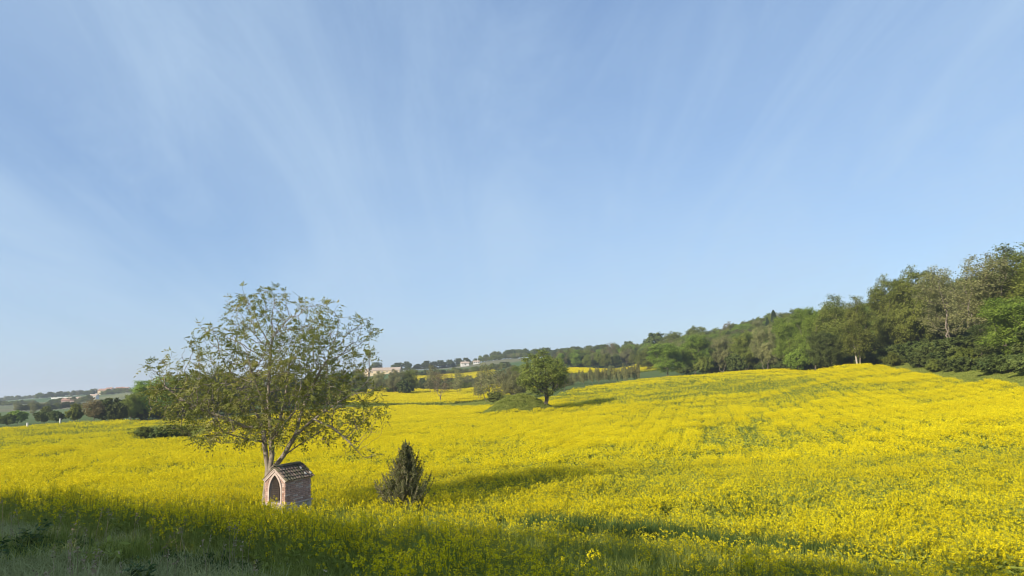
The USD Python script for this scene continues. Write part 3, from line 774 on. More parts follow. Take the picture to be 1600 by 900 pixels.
LEFT = [
 ("broad_fresh", 232, 592, 170, "green tree at the right end of the left hedge, beside the big near tree", 56),
 ("broad_fresh", 262, 585, 172, "taller green tree behind the big near tree's left twigs", 60),
 ("broad_olive", 300, 580, 176, "olive tree behind the left half of the big near tree", 66),
 ("broad_dark", 345, 578, 180, "dark tree behind the big near tree, left of its trunk", 70),
 ("broad_olive", 395, 580, 184, "olive tree right behind the big near tree's middle", 70),
 ("broad_dark", 445, 580, 188, "dark tree behind the big near tree, right of its trunk", 66),
 ("broad_olive", 490, 582, 192, "olive tree behind the inner right of the big near tree", 60),
 ("broad_olive", 205, 612, 165, "low olive tree in the left hedge right of the yellowish one", 36),
 ("bushy_dark", 182, 628, 160, "dark shrub in the hedge right of the yellowish tree", 38),
 ("broad_brown", 146, 621, 165, "yellowish brown broad tree in the left hedge, below the village", 44),
 ("bushy_olive", 118, 630, 170, "olive shrub left of the yellowish tree", 30),
 ("bushy_dark", 88, 641, 180, "dark hedge bush by the right white marker", 28),
 ("bushy_dark", 66, 642, 185, "dark hedge bush by the left white marker", 30),
 ("bushy_olive", 72, 634, 230, "olive shrub with brown top behind the dark hedge bushes", 26),
 ("airy_fresh", 52, 626, 300, "slim grey-green tree in the valley on the far left", 12),
 ("bushy_fresh", 28, 640, 200, "loose green shrub at the valley edge, left part", 30),
 ("bushy_dark", 14, 646, 190, "dark low shrub near the left picture edge", 26),
 ("bushy_olive", -8, 644, 190, "olive shrub cut by the left picture edge", 30),
]
for kind, px, top, d, lab, w in LEFT:
    plant(kind, px, top, d, lab, w)
plant("bushy_dark", 262, 663, 86, "dark low bush in the overgrown pit in the left field", 56)
plant("bushy_olive", 226, 666, 92, "grey-green scrub at the left end of the overgrown pit", 44)
plant("bushy_olive", 290, 668, 90, "small olive bush at the right end of the overgrown pit", 26)
for px, top, w, lab in ((147, 610.5, 3.4, "left one of two tiny dark cypresses by the hilltop village"), (151.5, 609.5, 3.4, "right one of two tiny dark cypresses by the hilltop village"), (163.5, 607.5, 3.0, "single tiny cypress in front of the village roofs")):
    plant("cypress", px, top, 840, lab, w)
plant("round_dark", 116, 611, 860, "lone round tree on the far left ridge, left of the village", 7)
plant("round_dark", 199, 606, 830, "dark round tree at the right end of the village", 8)

# woodland that reads as one mass
def woodland(name, label, spots, kinds, smin, smax, seed):
    rng = np.random.default_rng(seed)
    S = Strewn(name, label, "woodland")
    ks = []
    for k in kinds:
        (t, tm), (l, lm) = KINDS[k][3], KINDS[k][4]
        ks.append((S.proto([("trunk", t, tm), ("crown", l, lm)], "tree"), KINDS[k][1]))
    for (x, y), hh in spots:
        k, h = ks[rng.integers(len(ks))]
        s = hh * rng.uniform(smin, smax) / h
        S.put(k, (x, y, float(height(x, y)[0]) - 0.2), rng.uniform(0, 6.28), (s * rng.uniform(.9, 1.25), s * rng.uniform(.9, 1.25), s))
    S.done()
def fill(poly, step, hh, seed):
    rng = np.random.default_rng(seed); poly = np.asarray(poly); lo, hi = poly.min(0), poly.max(0)
    gx, gy = np.meshgrid(np.arange(lo[0], hi[0], step), np.arange(lo[1], hi[1], step))
    x = gx.ravel() + rng.uniform(-.4, .4, gx.size) * step; y = gy.ravel() + rng.uniform(-.4, .4, gx.size) * step
    ok = inside(poly, x, y)
    return [((a, b), hh) for a, b in zip(x[ok], y[ok])]
woodland("hillside_wood", "mixed green wood covering the slope behind the trees along the field", 
         fill(ground_poly([(1800, 90), (1660, 106), (1520, 126), (1400, 160), (1300, 172), (1220, 196), (1110, 232), (1060, 330), (1010, 390), (1200, 380), (1300, 270), (1400, 215), (1500, 165), (1600, 132), (1900, 105)]), 6.5, 9.3, 1)
         + fill(ground_poly([(870, 355), (1000, 360), (1130, 330), (1120, 400), (1010, 440), (880, 440)]), 8, 10.0, 2),
         ["broad_olive", "broad_fresh", "tall_olive", "broad_grey", "broad_dark", "broad_olive", "broad_fresh"], 0.75, 1.1, 21)
def along(pts, step, hh, seed, wob=2.0):
    rng = np.random.default_rng(seed); P = ground_poly(pts); out = []
    for a, b in zip(P[:-1], P[1:]):
        n = max(1, int(np.linalg.norm(b - a) / step))
        for i in range(n):
            out.append((tuple(a + (b - a) * (i + rng.uniform(0, 1)) / n + rng.normal(0, wob, 2)), hh))
    return out
woodland("wood_undergrowth", "shaded bushes and brambles along the foot of the wood beside the field and track",
         along([(1800, 76), (1610, 84), (1520, 105), (1450, 124), (1400, 138), (1350, 150), (1200, 196), (1110, 224)], 3.0, 3.2, 5, 1.5) + along([(1800, 84), (1620, 93), (1520, 115), (1440, 134), (1350, 160), (1200, 204), (1060, 240)], 4.0, 4.5, 6, 1.5),
         ["bushy_dark", "bushy_dark", "bushy_dark", "bushy_olive"], 0.7, 1.2, 24)
woodland("hedgerow_thicket", "low dense thicket filling the hedge between the trees behind the big near tree",
         along([(165, 166), (260, 176), (400, 190), (500, 200), (545, 262), (640, 262)], 3.2, 4.2, 7) + along([(190, 172), (300, 184), (420, 196), (520, 225)], 4.2, 6.0, 8), ["bushy_dark", "bushy_olive", "bushy_fresh", "bushy_dark"], 0.7, 1.2, 25)
woodland("far_wood", "hazy dark wood on the distant hill behind the lone tree",
         fill(ground_poly([(738, 840), (780, 780), (860, 650), (960, 470), (1000, 520), (900, 800), (800, 930)]), 15, 11.0, 3), ["broad_dark", "round_dark", "broad_olive"], 0.7, 1.1, 22)
woodland("valley_hedges", "distant hedges and copses in the hazy valley on the left",
         [(tuple(ground_at(px, d)[:2]), hh) for px, d, hh in
          [(a, 705 + .1 * (a - 560), 3.6) for a in np.arange(566, 745, 2.2)] + [(a, 870 + 30 * math.sin(a), 8.0) for a in np.arange(60, 150, 4)] + [(a, 560, 6.0) for a in np.arange(80, 145, 4.5)] + [(a, 640, 5.0) for a in np.arange(-40, 60, 4)]
          + [(a, 1100, 8.0) for a in np.arange(-40, 75, 3)] + [(a, 380 + a * .3, 5.0) for a in np.arange(30, 130, 6)] + [(a, 760, 7.0) for a in np.arange(160, 290, 5)] + [(a, 300, 5.0) for a in np.arange(150, 260, 7)]
          + [(a, 480, 5.0) for a in np.arange(640, 800, 5)] + [(a, 350, 5.0) for a in np.arange(655, 760, 6)] + [(a, 690, 6.0) for a in np.arange(740, 830, 5)] + [(a, 300, 4.0) for a in np.arange(640, 800, 5)]]
         , ["round_dark", "bushy_olive", "broad_olive", "broad_grey"], 0.7, 1.15, 23)
# the row of trees along the road behind the viewer: its shade lies over the verge
SHADE = [(-16.5, 22, .5), (0, 0, 0)]
def shade_edge():
    out = []
    for px, py in [(-200, 770), (0, 779), (100, 783), (170, 792), (250, 797), (330, 780), (420, 790), (520, 800), (600, 803), (680, 790), (760, 794), (840, 803), (920, 808), (1000, 815), (1100, 823), (1200, 834), (1300, 846), (1400, 860), (1500, 872), (1600, 884), (1750, 900)]:
        d = np.interp(px, [-200, 0, 200, 450, 630, 800, 1000, 1200, 1400, 1600, 1750], [22, 22, 23, 25, 25.5, 20.5, 18, 16, 14, 12, 11])
        p = at(px, py, d)
        t = (-p[1] - 9.0) / (SUN[1])                                  # back to the line y = -9, towards the sun
        q = p + SUN * t
        out.append(q)
    return np.array(out)
_e = shade_edge()
_rng = np.random.default_rng(99)
_spots = []
for x in np.arange(_e[:, 0].min() - 4, _e[:, 0].max() + 1, 2.1):
    zt = np.interp(x, _e[::1, 0], _e[::1, 2])
    for row in (0,):
        y = -9.0 - 3.0 * row + _rng.uniform(-.5, .5)
        hh = zt - float(height(x, y)[0]) + row * 1.0 - float(np.interp(x, [-30, -14], [2.0, -0.3]))
        _spots.append(((x, y), hh))
woodland("roadside_trees", "dense row of leafy trees along the road behind the viewpoint", _spots, ["thin_fresh", "thin_olive"], 0.92, 1.07, 31)
# ------------------------------------------------------------------ the big spreading tree
TREE_D = 26.2
_tb = ground_at(417, TREE_D)
def tp(px, py, dy=0.0):
    return at(px, py, TREE_D + dy) * np.array([1, 0, 1]) + np.array([0, TREE_D + dy, 0])
def big_tree():
    rng = np.random.default_rng(42)
    k = F_PX / TREE_D
    lobes = []
    for px, py, rx, ry, dy, rd in [(432, 518, 78, 72, 0, 2.0), (385, 495, 34, 42, .6, 1.0), (352, 548, 55, 48, -.4, 1.6), (288, 606, 66, 42, .3, 1.6), (256, 584, 32, 26, .4, .9), (240, 592, 26, 18, .1, .6), (310, 630, 70, 44, .1, 1.8), (300, 560, 30, 30, .2, .8), (500, 500, 36, 38, -.5, 1.0), (478, 560, 70, 60, 0, 2.6),
                                  (222, 583, 13, 16, .2, .4), (318, 508, 16, 15, .2, .4), (380, 458, 14, 15, .4, .4), (500, 470, 14, 17, -.4, .4), (586, 560, 18, 14, .2, .5), (598, 655, 20, 12, -.2, .5), (262, 552, 12, 14, .2, .4), (552, 535, 44, 46, .4, 1.2), (568, 510, 24, 20, .3, .5), (420, 610, 130, 52, 0, 3.4), (535, 622, 68, 42, -.3, 2.0), (580, 650, 32, 20, 0, .9),
                                  (330, 656, 70, 34, .2, 1.8), (290, 650, 34, 24, -.3, .8), (320, 688, 28, 14, -.2, .6), (545, 672, 62, 26, -.6, 1.4), (560, 712, 34, 10, -1.0, .6), (455, 660, 60, 30, 0, 3.0), (390, 670, 60, 30, 0, 3.0), (500, 690, 30, 16, -.8, .8)]:
        c = tp(px, py, dy)
        lobes.append((*c, rx / k, rd, ry / k))
    att = in_lobes(rng, lobes, 4100)
    B = _tb + [0, 0, -0.3]
    f1 = tp(420, 745)
    st = [[B, tp(416, 780), f1, tp(425, 712), tp(424, 690), tp(421, 655), tp(419, 620), tp(421, 580), tp(424, 540)],
          [f1, tp(416, 715), tp(413, 690), tp(411, 668, .3), tp(398, 640, .5), tp(378, 610, .9), tp(360, 580, 1.0)],
          [tp(420, 738), tp(430, 728, -.1), tp(443, 712, -.2), tp(452, 696, -.3), tp(462, 680, -.4), tp(490, 655, -.6), tp(525, 630, -.7)],
          [tp(462, 680, -.4), tp(468, 655, 0), tp(480, 620, .5), tp(500, 580, .7)],
          [tp(424, 690), tp(436, 660, .5), tp(446, 620, 1.0), tp(452, 570, 1.1)],
          [tp(411, 668, .3), tp(385, 668, 0), tp(355, 655, -.3), tp(320, 642, -.4), tp(285, 625, -.2), tp(258, 604, .1)],
          [tp(421, 655), tp(410, 625, -.8), tp(395, 585, -1.3)],
          [tp(443, 712, -.2), tp(475, 690, .8), tp(505, 672, 1.4)],
          [tp(413, 690), tp(385, 686, -.7), tp(350, 676, -1.1)],
          [tp(424, 690), tp(440, 668, -1.0), tp(462, 640, -1.6)],
          [tp(490, 655, -.6), tp(520, 668, -.9), tp(545, 690, -1.0), tp(565, 712, -1.0)]]
    P, par = colonize(rng, st, att, 0.17, 3.5, 0.19, 90, up=0.06)
    r, kids = thicken(P, par, 0.0062, 2.25)
    ch = chains(P, par, r, kids)
    t = thing("walnut_tree", "broad young tree with open olive crown and forked trunk, standing behind the shrine", "tree", _tb)
    obj("trunk", tube(P[ch[0]] - _tb, r[ch[0]] * (1 + 0.35 * np.exp(-np.arange(len(ch[0])) / 3.0)), 10), M["bark"], t, smooth=True)
    tw = MB(); nb = 0
    for c in ch[1:]:
        r0 = r[c[1]] if len(c) > 1 else 0
        m = limb(P - _tb, r, c, 7 if r0 > 0.03 else 4 if r0 > 0.014 else 3)
        if m is None: continue
        if r0 > 0.036 and nb < 40:
            obj("branch", m, M["bark"], t, smooth=True); nb += 1
        else:
            tw.add(*m)
    tag(obj("twigs", tw.get(), M["bark_pale"], t), kind="stuff")
    leafless = np.array([len(k) == 0 for k in kids])
    tips = np.where((leafless | ((r < 0.0090) & (rng.uniform(size=len(P)) < 0.25))) & (P[:, 2] > _tb[2] + 1.6))[0]
    tips = tips[rng.uniform(size=len(tips)) < np.where(P[tips, 2] > tp(420, 560)[2], 1.0, 0.9)]
    L = MB()
    for i in tips:
        ax = unit(P[i] - P[par[i]])
        if noise(P[i] * 1.15, 4) < 0.25: continue                    # gaps between the clumps
        for _ in range(rng.integers(4, 6)):
            d = unit(ax * 0.5 + rng.normal(size=3) * 0.75 + [0, 0, 0.15])
            ln = rng.uniform(0.16, 0.32)
            side = unit(np.cross(d, rng.normal(size=3) * 0.4 + [0, 0, 1.0]))
            nl = 5
            s = np.repeat(np.linspace(0.35, 1, 3), 2)[:5]
            sg = np.array([1, -1, 1, -1, 0.0])
            c0 = P[i] + rng.normal(0, 0.04, 3) + d * ln * s[:, None]
            c0[:, 2] -= 0.10 * ln * s ** 2 * 3
            a = unit(d * 0.7 + side * sg[:, None] * 0.9 + [0, 0, -0.25]) * rng.uniform(0.045, 0.075, (nl, 1))
            b = unit(np.cross(a, np.cross(d, side) + rng.normal(size=3) * 0.4)) * rng.uniform(0.02, 0.032, (nl, 1))
            L.add(*quads(c0 + a * 0.8 - _tb, a, b))
    tag(obj("foliage", L.get(), M["walnut"], t), kind="stuff")
    return len(P), len(tips), nb
print("big tree", big_tree())

# ------------------------------------------------------------------ the evergreen bush
def juniper():
    rng = np.random.default_rng(8)
    D = 25.6
    base = ground_at(629, D)
    ppm = F_PX / D
    topz = at(636, 684, D)[2] - base[2]
    t = thing("evergreen_bush", "dark bushy young evergreen with spiky shoots, standing alone right of the shrine", "bush", base)
    W, L = MB(), MB()
    W.add(*tube([[0, 0, -.2], [0.02, 0, topz * .45], [0.12, 0, topz * .9]], [0.07, 0.045, 0.012], 7))
    prof = lambda z: np.interp(z, [0.0, 0.25, 0.42, 0.55, 0.66, 0.79, 0.9, 1.0], [0.88, 1.02, 1.10, 0.92, 0.66, 0.40, 0.24, 0.05])
    for i in range(420):
        u = rng.uniform(0.02, 0.97); a = rng.uniform(0, 2 * np.pi)
        R = prof(u) * rng.uniform(0.35, 1.15) * (0.72 if u < 0.16 else 1.0) * (1 + 0.18 * math.sin(a * 3 + u * 9) + 0.13 * math.sin(a * 5 - u * 17))
        tip = np.array([math.cos(a) * R + 0.12 * u, math.sin(a) * R, u * topz * 0.93 + rng.uniform(0.02, 0.42) * (1 - 0.4 * u)])
        root = np.array([tip[0] * 0.25, tip[1] * 0.25, max(0.1, tip[2] - 0.35 - R * 0.5)])
        mid = (root + tip) / 2 + [tip[0] * .18, tip[1] * .18, -0.10]
        tt = np.linspace(0, 1, 5)[:, None]
        line = root * (1 - tt) ** 2 + 2 * mid * tt * (1 - tt) + tip * tt ** 2
        W.add(*tube(line, np.linspace(0.012, 0.004, 5), 3))
        n = 64
        s = rng.uniform(0.30, 1.0, n)[:, None]
        c = root * (1 - s) ** 2 + 2 * mid * s * (1 - s) + tip * s ** 2
        ax = unit(2 * (1 - s) * (mid - root) + 2 * s * (tip - mid))
        d = unit(ax * 0.7 + rng.normal(size=(n, 3)) * 0.75 + [0, 0, .15])
        ln = rng.uniform(0.03, 0.075, (n, 1)) * (1.25 - s * 0.5)
        sd = unit(np.cross(d, rng.normal(size=(n, 3)))) * ln * 0.26
        L.add(*quads(c + d * ln, d * ln, sd))
    obj("stem", W.get(), M["bark"], t)
    tag(obj("foliage", L.get(), M["juniper"], t), kind="stuff")
juniper()

# ------------------------------------------------------------------ the wayside shrine
M["brick_a"] = rough("brick_rose", (0.36, 0.215, 0.17), (0.52, 0.345, 0.28), 9, 0.9, 0.4, 60)
M["brick_b"] = rough("brick_brown", (0.29, 0.175, 0.135), (0.42, 0.28, 0.22), 9, 0.9, 0.4, 60)
M["brick_c"] = rough("brick_pale", (0.44, 0.32, 0.265), (0.58, 0.45, 0.385), 9, 0.9, 0.4, 60)
M["mortar"] = rough("mortar", (0.30, 0.26, 0.225), (0.42, 0.375, 0.33), 14, 0.95, 0.5, 80)
M["plaster"] = rough("grey_plaster", (0.30, 0.275, 0.245), (0.46, 0.42, 0.375), 4, 0.95, 0.4, 40, c2=(0.36, 0.33, 0.28))
M["stone"] = rough("pink_stone", (0.38, 0.30, 0.255), (0.54, 0.45, 0.39), 6, 0.9, 0.3, 50)
M["tile_a"] = rough("roof_tile_brown", (0.12, 0.092, 0.07), (0.27, 0.205, 0.16), 8, 0.95, 0.5, 50)
M["tile_b"] = rough("roof_tile_moss", (0.085, 0.08, 0.048), (0.19, 0.165, 0.11), 8, 0.95, 0.5, 50)
M["tile_c"] = rough("roof_tile_pale", (0.24, 0.18, 0.15), (0.42, 0.35, 0.31), 8, 0.95, 0.5, 50)
M["lime"] = rough("lime_patch", (0.45, 0.42, 0.38), (0.62, 0.59, 0.54), 8, 0.95, 0.3, 50)
M["iron"] = rough("rusty_iron", (0.06, 0.05, 0.042), (0.13, 0.10, 0.08), 20, 0.7)
M["niche"] = rough("niche_wall", (0.28, 0.23, 0.19), (0.44, 0.38, 0.33), 5, 0.95)
def bevel_box(lo, hi, c):
    lo, hi = np.array(lo, float), np.array(hi, float)
    pts = []
    for sx in (0, 1):
        for sy in (0, 1):
            for sz in (0, 1):
                p = np.where([sx, sy, sz], hi, lo); s = np.where([sx, sy, sz], -1, 1)
                for ax in range(3):
                    q = p + s * c; q[ax] = p[ax]; pts.append(q)
    return trimesh.convex.convex_hull(np.array(pts))
def shrine():
    rng = np.random.default_rng(3)
    D = 24.9
    base = ground_at(452, D)
    zc = float(at(446, 745, D)[2]) - base[2]                         # eaves above the ground
    za = float(at(431, 731, D)[2]) - base[2]                         # apex
    zl = float(at(446, 782, D)[2]) - base[2]                         # ledge
    W, Dp = 0.98, 1.26                                               # front and side lengths
    rz = math.radians(18 - 45)                                    # the front looks to the left of the viewer
    t = thing("wayside_shrine", "small weathered brick wayside shrine with arched niche and tiled gable roof", "shrine", base, rz)
    hw, hd, J = W / 2, Dp / 2, 0.012
    rise = za - zc + 0.05
    # plinth and ledge
    obj("plinth", bevel_box((-hw - .01, -hd - .01, -0.35), (hw + .01, hd + .01, zl - .05), .012), M["plaster"], t)
    obj("ledge", bevel_box((-hw - .055, -hd - .06, zl - .048), (hw + .055, hd + .05, zl), .008), M["stone"], t)
    # core with the niche cut out
    Cr = manifold3d.CrossSection
    e = 0.022                                                        # the core lies behind the brick faces
    body = np.array([(-hw + e, zl + .002), (hw - e, zl + .002), (hw - e, zc), (0, zc + rise - .05), (-hw + e, zc)])
    def arch(w, z0, zs, zt, n=9):
        r = (w * w + (zt - zs) ** 2) / (2 * w)                        # pointed: two arcs
        pts = [(-w, z0), (w, z0)]
        th = np.linspace(0, math.asin(min(1, (zt - zs) / r)), n)
        pts += [(w - r + r * math.cos(a), zs + r * math.sin(a)) for a in th]
        pts += [(-(w - r + r * math.cos(a)), zs + r * math.sin(a)) for a in th[::-1][1:]]
        return np.array(pts)
    ow, ztop, zspr = 0.27, zc + rise * 0.38, zl + 0.52 * (zc - zl)
    core = manifold3d.Manifold.extrude(Cr([body]), Dp - 2 * e)
    cut = manifold3d.Manifold.extrude(Cr([arch(ow, zl + .03, zspr, ztop)]), 0.62).translate([0, 0, Dp - 2 * e - 0.60])
    to = np.array([[1, 0, 0, 0], [0, 0, -1, hd - e], [0, 1, 0, 0]])   # extrusion axis -> -y (front)
    obj("core", (core - cut).transform(to), M["mortar"], t)
    back = manifold3d.Manifold.extrude(Cr([arch(ow - .004, zl + .034, zspr, ztop - .004)]), 0.01).transform(np.array([[1, 0, 0, 0], [0, 0, -1, -hd + e + .585], [0, 1, 0, 0]]))
    obj("niche_wall", back, M["niche"], t)
    # pale stone surround of the arch
    ring = manifold3d.Manifold.extrude(Cr([arch(ow + .065, zl + .003, zspr, ztop + .095)]) - Cr([arch(ow, zl - .01, zspr, ztop)]), 0.05)
    obj("arch_surround", ring.transform(np.array([[1, 0, 0, 0], [0, 0, -1, -hd + .035], [0, 1, 0, 0]])), M["stone"], t)
    obj("sill", bevel_box((-ow - .12, -hd - .085, zl + .001), (ow + .12, -hd + .10, zl + .028), .006), M["stone"], t)
    gr = MB()
    for x in np.arange(-ow + .05, ow, .06):
        h_ = ztop - .02 - (ztop - zspr) * (abs(x) / ow) ** 1.6
        gr.box((x - .004, -hd + .055, zl + .03), (x + .004, -hd + .063, h_))
    for z in np.arange(zl + .10, ztop - .1, .075):
        w_ = ow if z < zspr else ow * max(0.1, 1 - ((z - zspr) / (ztop - zspr)) ** 1.5)
        gr.box((-w_, -hd + .0635, z - .004), (w_, -hd + .0715, z + .004))
    obj("grille", gr.get(), M["iron"], t)
    # bricks, course by course
    ch, bl = 0.064, 0.25
    rake = lambda x: zc + rise * (1 - abs(x) / hw) - .07
    hidden = MB()
    mats = [M["brick_a"], M["brick_b"], M["brick_a"], M["brick_c"]]
    nz = int((zc - zl) / ch)
    for k in range(nz + int(rise / ch)):
        z0 = zl + .004 + k * ch; z1 = z0 + ch - J
        off = (k % 2) * bl / 2
        # long sides
        if z1 < zc + .02:
            for side in (1, -1):
                y = -hd + .001 - off
                while y < hd:
                    a, b = max(y, -hd + .001), min(y + bl - J, hd - .001)
                    if b - a > .04:
                        p = rng.uniform(-.004, .006)
                        lo, hi = sorted((side * (hw - .055), side * (hw + p)))
                        m = bevel_box((lo, a + rng.uniform(0, .003), z0), (hi, b, z1 + rng.uniform(-.003, .002)), .005)
                        if side == 1: obj("brick", m, mats[rng.integers(4)], t)
                        else: hidden.tm(m)
                    y += bl
        # front and back
        for front in (1, 0):
            x = -hw + .057 - off
            while x < hw - .057:
                a, b = max(x, -hw + .057), min(x + bl - J, hw - .057)
                zm = z1
                segs = [(a, b)]
                if front:                                            # leave the arch surround free
                    oz = ow + .07 if zm < zspr else (ow + .07) * max(0, 1 - ((zm - ch - zspr) / (ztop + .12 - zspr)) ** 2.0) if zm - ch < ztop + .12 else 0
                    segs = [(a, min(b, -oz)), (max(a, oz), b)] if oz > 0 else [(a, b)]
                if zm > zc - .06:
                    lim = hw * (1 - (zm - (zc - .07)) / rise)
                    segs = [(max(a_, -lim), min(b_, lim)) for a_, b_ in segs]
                for a_, b_ in segs:
                    if b_ - a_ > .03:
                        p = rng.uniform(-.004, .005)
                        lo, hi = (-hd - p, -hd + .05) if front else (hd - .05, hd + p)
                        m = bevel_box((a_, lo, z0), (b_, hi, z1), .005)
                        if front: obj("brick", m, mats[rng.integers(4)], t)
                        else: hidden.tm(m)
                x += bl
    tag(obj("hidden_brickwork", hidden.get(), M["brick_a"], t), kind="stuff")
    # roof: two sloping slabs, then curved tiles row by row
    ov, eo = 0.05, 0.04
    slope = math.atan2(rise, hw)
    Ls = (hw + ov) / math.cos(slope)
    for side in (1, -1):
        R = trimesh.transformations.rotation_matrix(side * slope, [0, 1, 0])
        def place(m):
            m = m.copy(); m.apply_transform(R); m.apply_translation([0, 0, zc + rise - .02]); return m
        lo, hi = sorted((side * 0.004, side * Ls))
        s = trimesh.creation.box([hi - lo, Dp + 2 * eo, .03]); s.apply_translation([(lo + hi) / 2, 0, .0])
        obj("roof_slab", place(s), M["stone"], t)
        tl, n = 0.24, 4
        cols = np.arange(-hd - eo + .06, hd + eo - .02, 0.125)
        for r_ in range(n):
            for y in cols:
                u0 = Ls * r_ / n - .03 + rng.uniform(-.012, .012); u1 = Ls * (r_ + 1) / n + .035 + rng.uniform(-.012, .015)
                rad0, rad1 = 0.058, 0.070
                ang = np.linspace(0, np.pi, 7)
                vs = []
                for u, rd, lift in ((u0, rad0, .018), (u1, rad1, .040)):
                    for rr in (rd, rd - .012):
                        vs.append(np.stack([np.full(7, side * u), y + rr * np.cos(ang), lift + rr * 0.72 * np.sin(ang)], -1))
                v = np.vstack(vs); f = []
                for i in range(6):
                    f += [[i, i + 1, 15 + i, 14 + i], [7 + i + 1, 7 + i, 21 + i, 22 + i], [14 + i, 15 + i, 22 + i, 21 + i], [i + 1, i, 7 + i, 8 + i]]
                m = trimesh.Trimesh(v, np.array(f)[:, [0, 1, 2]].tolist() + np.array(f)[:, [0, 2, 3]].tolist(), process=False)
                yaw = trimesh.transformations.rotation_matrix(rng.normal(0, .05), [0, 0, 1], [side * (u0 + u1) / 2, y, 0])
                m.apply_transform(yaw)
                q = rng.uniform()
                obj("roof_tile", place(m), M["tile_a"] if q < .5 else M["tile_b"] if q < .93 else M["tile_c"], t)
        if side == 1:
            for u, y in ((Ls * .80, hd * .52), (Ls * .83, hd * .90), (Ls * .35, hd * .55)):
                b = trimesh.creation.icosphere(2, .042); b.vertices *= [1.5, .8, .4]; b.vertices += (noise(b.vertices * 25)[:, None] - .5) * .03
                b.apply_translation([u, y, .095])
                obj("mortar_patch", place(b), M["lime"], t)
    for y in np.arange(-hd - eo + .02, hd + eo - .2, 0.235):
        ang = np.linspace(0, np.pi, 7)
        v = np.vstack([np.stack([rr * np.cos(ang), np.full(7, yy), rr * np.sin(ang) * .8 + dz], -1) for yy, dz, q in ((y, .022, 0), (y + .26, .012, 0)) for rr in (.085, .07)])
        f = []
        for i in range(6):
            f += [[i, i + 1, 15 + i, 14 + i], [7 + i + 1, 7 + i, 21 + i, 22 + i], [14 + i, 15 + i, 22 + i, 21 + i], [i + 1, i, 7 + i, 8 + i]]
        f = np.array(f)
        obj("ridge_tile", (v + [0, 0, zc + rise + .022], np.vstack([f[:, [0, 1, 2]], f[:, [0, 2, 3]]])), M["tile_b"], t)
    # pale boards under the front gable's edge
    for side in (1, -1):
        m = trimesh.creation.box([Ls - .02, .03, .06]); m.apply_translation([side * Ls / 2, -hd - eo + .03, -.048])
        m.apply_transform(trimesh.transformations.rotation_matrix(side * slope, [0, 1, 0])); m.apply_translation([0, 0, zc + rise - .02])
        obj("gable_edge", m, M["stone"], t)
shrine()

# ------------------------------------------------------------------ far houses
M["wall_pink"] = rough("house_wall_pink", (0.50, 0.34, 0.26), (0.58, 0.42, 0.33), 0.6)
M["wall_ochre"] = rough("house_wall_ochre", (0.55, 0.42, 0.26), (0.62, 0.50, 0.33), 0.6)
M["wall_white"] = rough("house_wall_white", (0.54, 0.52, 0.48), (0.62, 0.60, 0.56), 0.6)
M["roof_red"] = rough("roof_terracotta", (0.30, 0.16, 0.11), (0.42, 0.25, 0.18), 0.9)
M["roof_tan"] = rough("roof_tan", (0.36, 0.275, 0.20), (0.47, 0.37, 0.28), 0.3)
M["pane"] = rough("dark_window", (0.04, 0.045, 0.05), (0.07, 0.075, 0.08), 1.0, 0.3)
def house(px, d, wide, deep, tall, roof_h, wall, roof, label, rz=0.0, name="house", cols=3, floors=1, chimney=True, base_py=None):
    p = ground_at(px, d)
    if base_py is not None:
        p[2] = max(p[2], at(px, base_py, d)[2])
    t = thing(name, label, "house" if name == "house" else "barn", p, rz)
    hw, hd = wide / 2, deep / 2
    obj("wall", trimesh.creation.extrude_polygon(__import__("shapely").Polygon([(-hd, -3), (hd, -3), (hd, tall), (0, tall + roof_h - .15), (-hd, tall)]), wide)
        .apply_transform(np.array([[0, 0, 1, -hw], [1, 0, 0, 0], [0, 1, 0, 0], [0, 0, 0, 1.0]])), M[wall], t)
    o, th = 0.4, 0.18
    v = []
    for x in (-hw - o, hw + o):
        sl = roof_h / hd
        v += [(x, -hd - o, tall - o * sl), (x, 0, tall + roof_h), (x, hd + o, tall - o * sl), (x, hd + o, tall - o * sl + th), (x, 0, tall + roof_h + th), (x, -hd - o, tall - o * sl + th)]
    f = [(0, 1, 7, 6), (1, 2, 8, 7), (2, 3, 9, 8), (3, 4, 10, 9), (4, 5, 11, 10), (5, 0, 6, 11), (0, 5, 4, 1), (1, 4, 3, 2), (6, 7, 10, 11), (7, 8, 9, 10)]
    r = obj("roof", (np.array(v), np.array(f)), M[roof], t)
    if chimney:
        obj("chimney", trimesh.creation.box([.6, .6, 1.6]).apply_translation([hw * .4, hd * .3, tall + roof_h * .7 + .6]), M[wall], r)
    for fl in range(floors):
        for c in range(cols):
            x = -hw + wide * (c + .5) / cols; z = 1.0 + fl * 2.8
            w = obj("window", trimesh.creation.box([1.1, .12, 1.4]).apply_translation([x, -hd - .03, z + .7]), M["wall_white"], t)
            obj("pane", trimesh.creation.box([.9, .1, 1.2]).apply_translation([x, -hd - .06, z + .7]), M["pane"], w)
house(109, 560, 9, 7, 3.6, 1.4, "wall_pink", "roof_red", "nearest pink farmhouse below the village, left of the yellowish tree", 0.35, base_py=637)
house(105, 590, 7, 6, 3.6, 1.6, "wall_pink", "roof_tan", "small pale pink house just left of the nearest pink farmhouse", -0.3, base_py=634)
house(122, 620, 14, 8, 3.0, 1.6, "wall_pink", "roof_tan", "long tan-roofed farm building behind the pink farmhouse", 0.15, name="farm_building", cols=5, chimney=False, base_py=630)
house(148, 640, 6, 6, 3.5, 1.5, "wall_white", "roof_tan", "small pale house above the yellowish tree", 0.1, base_py=629)
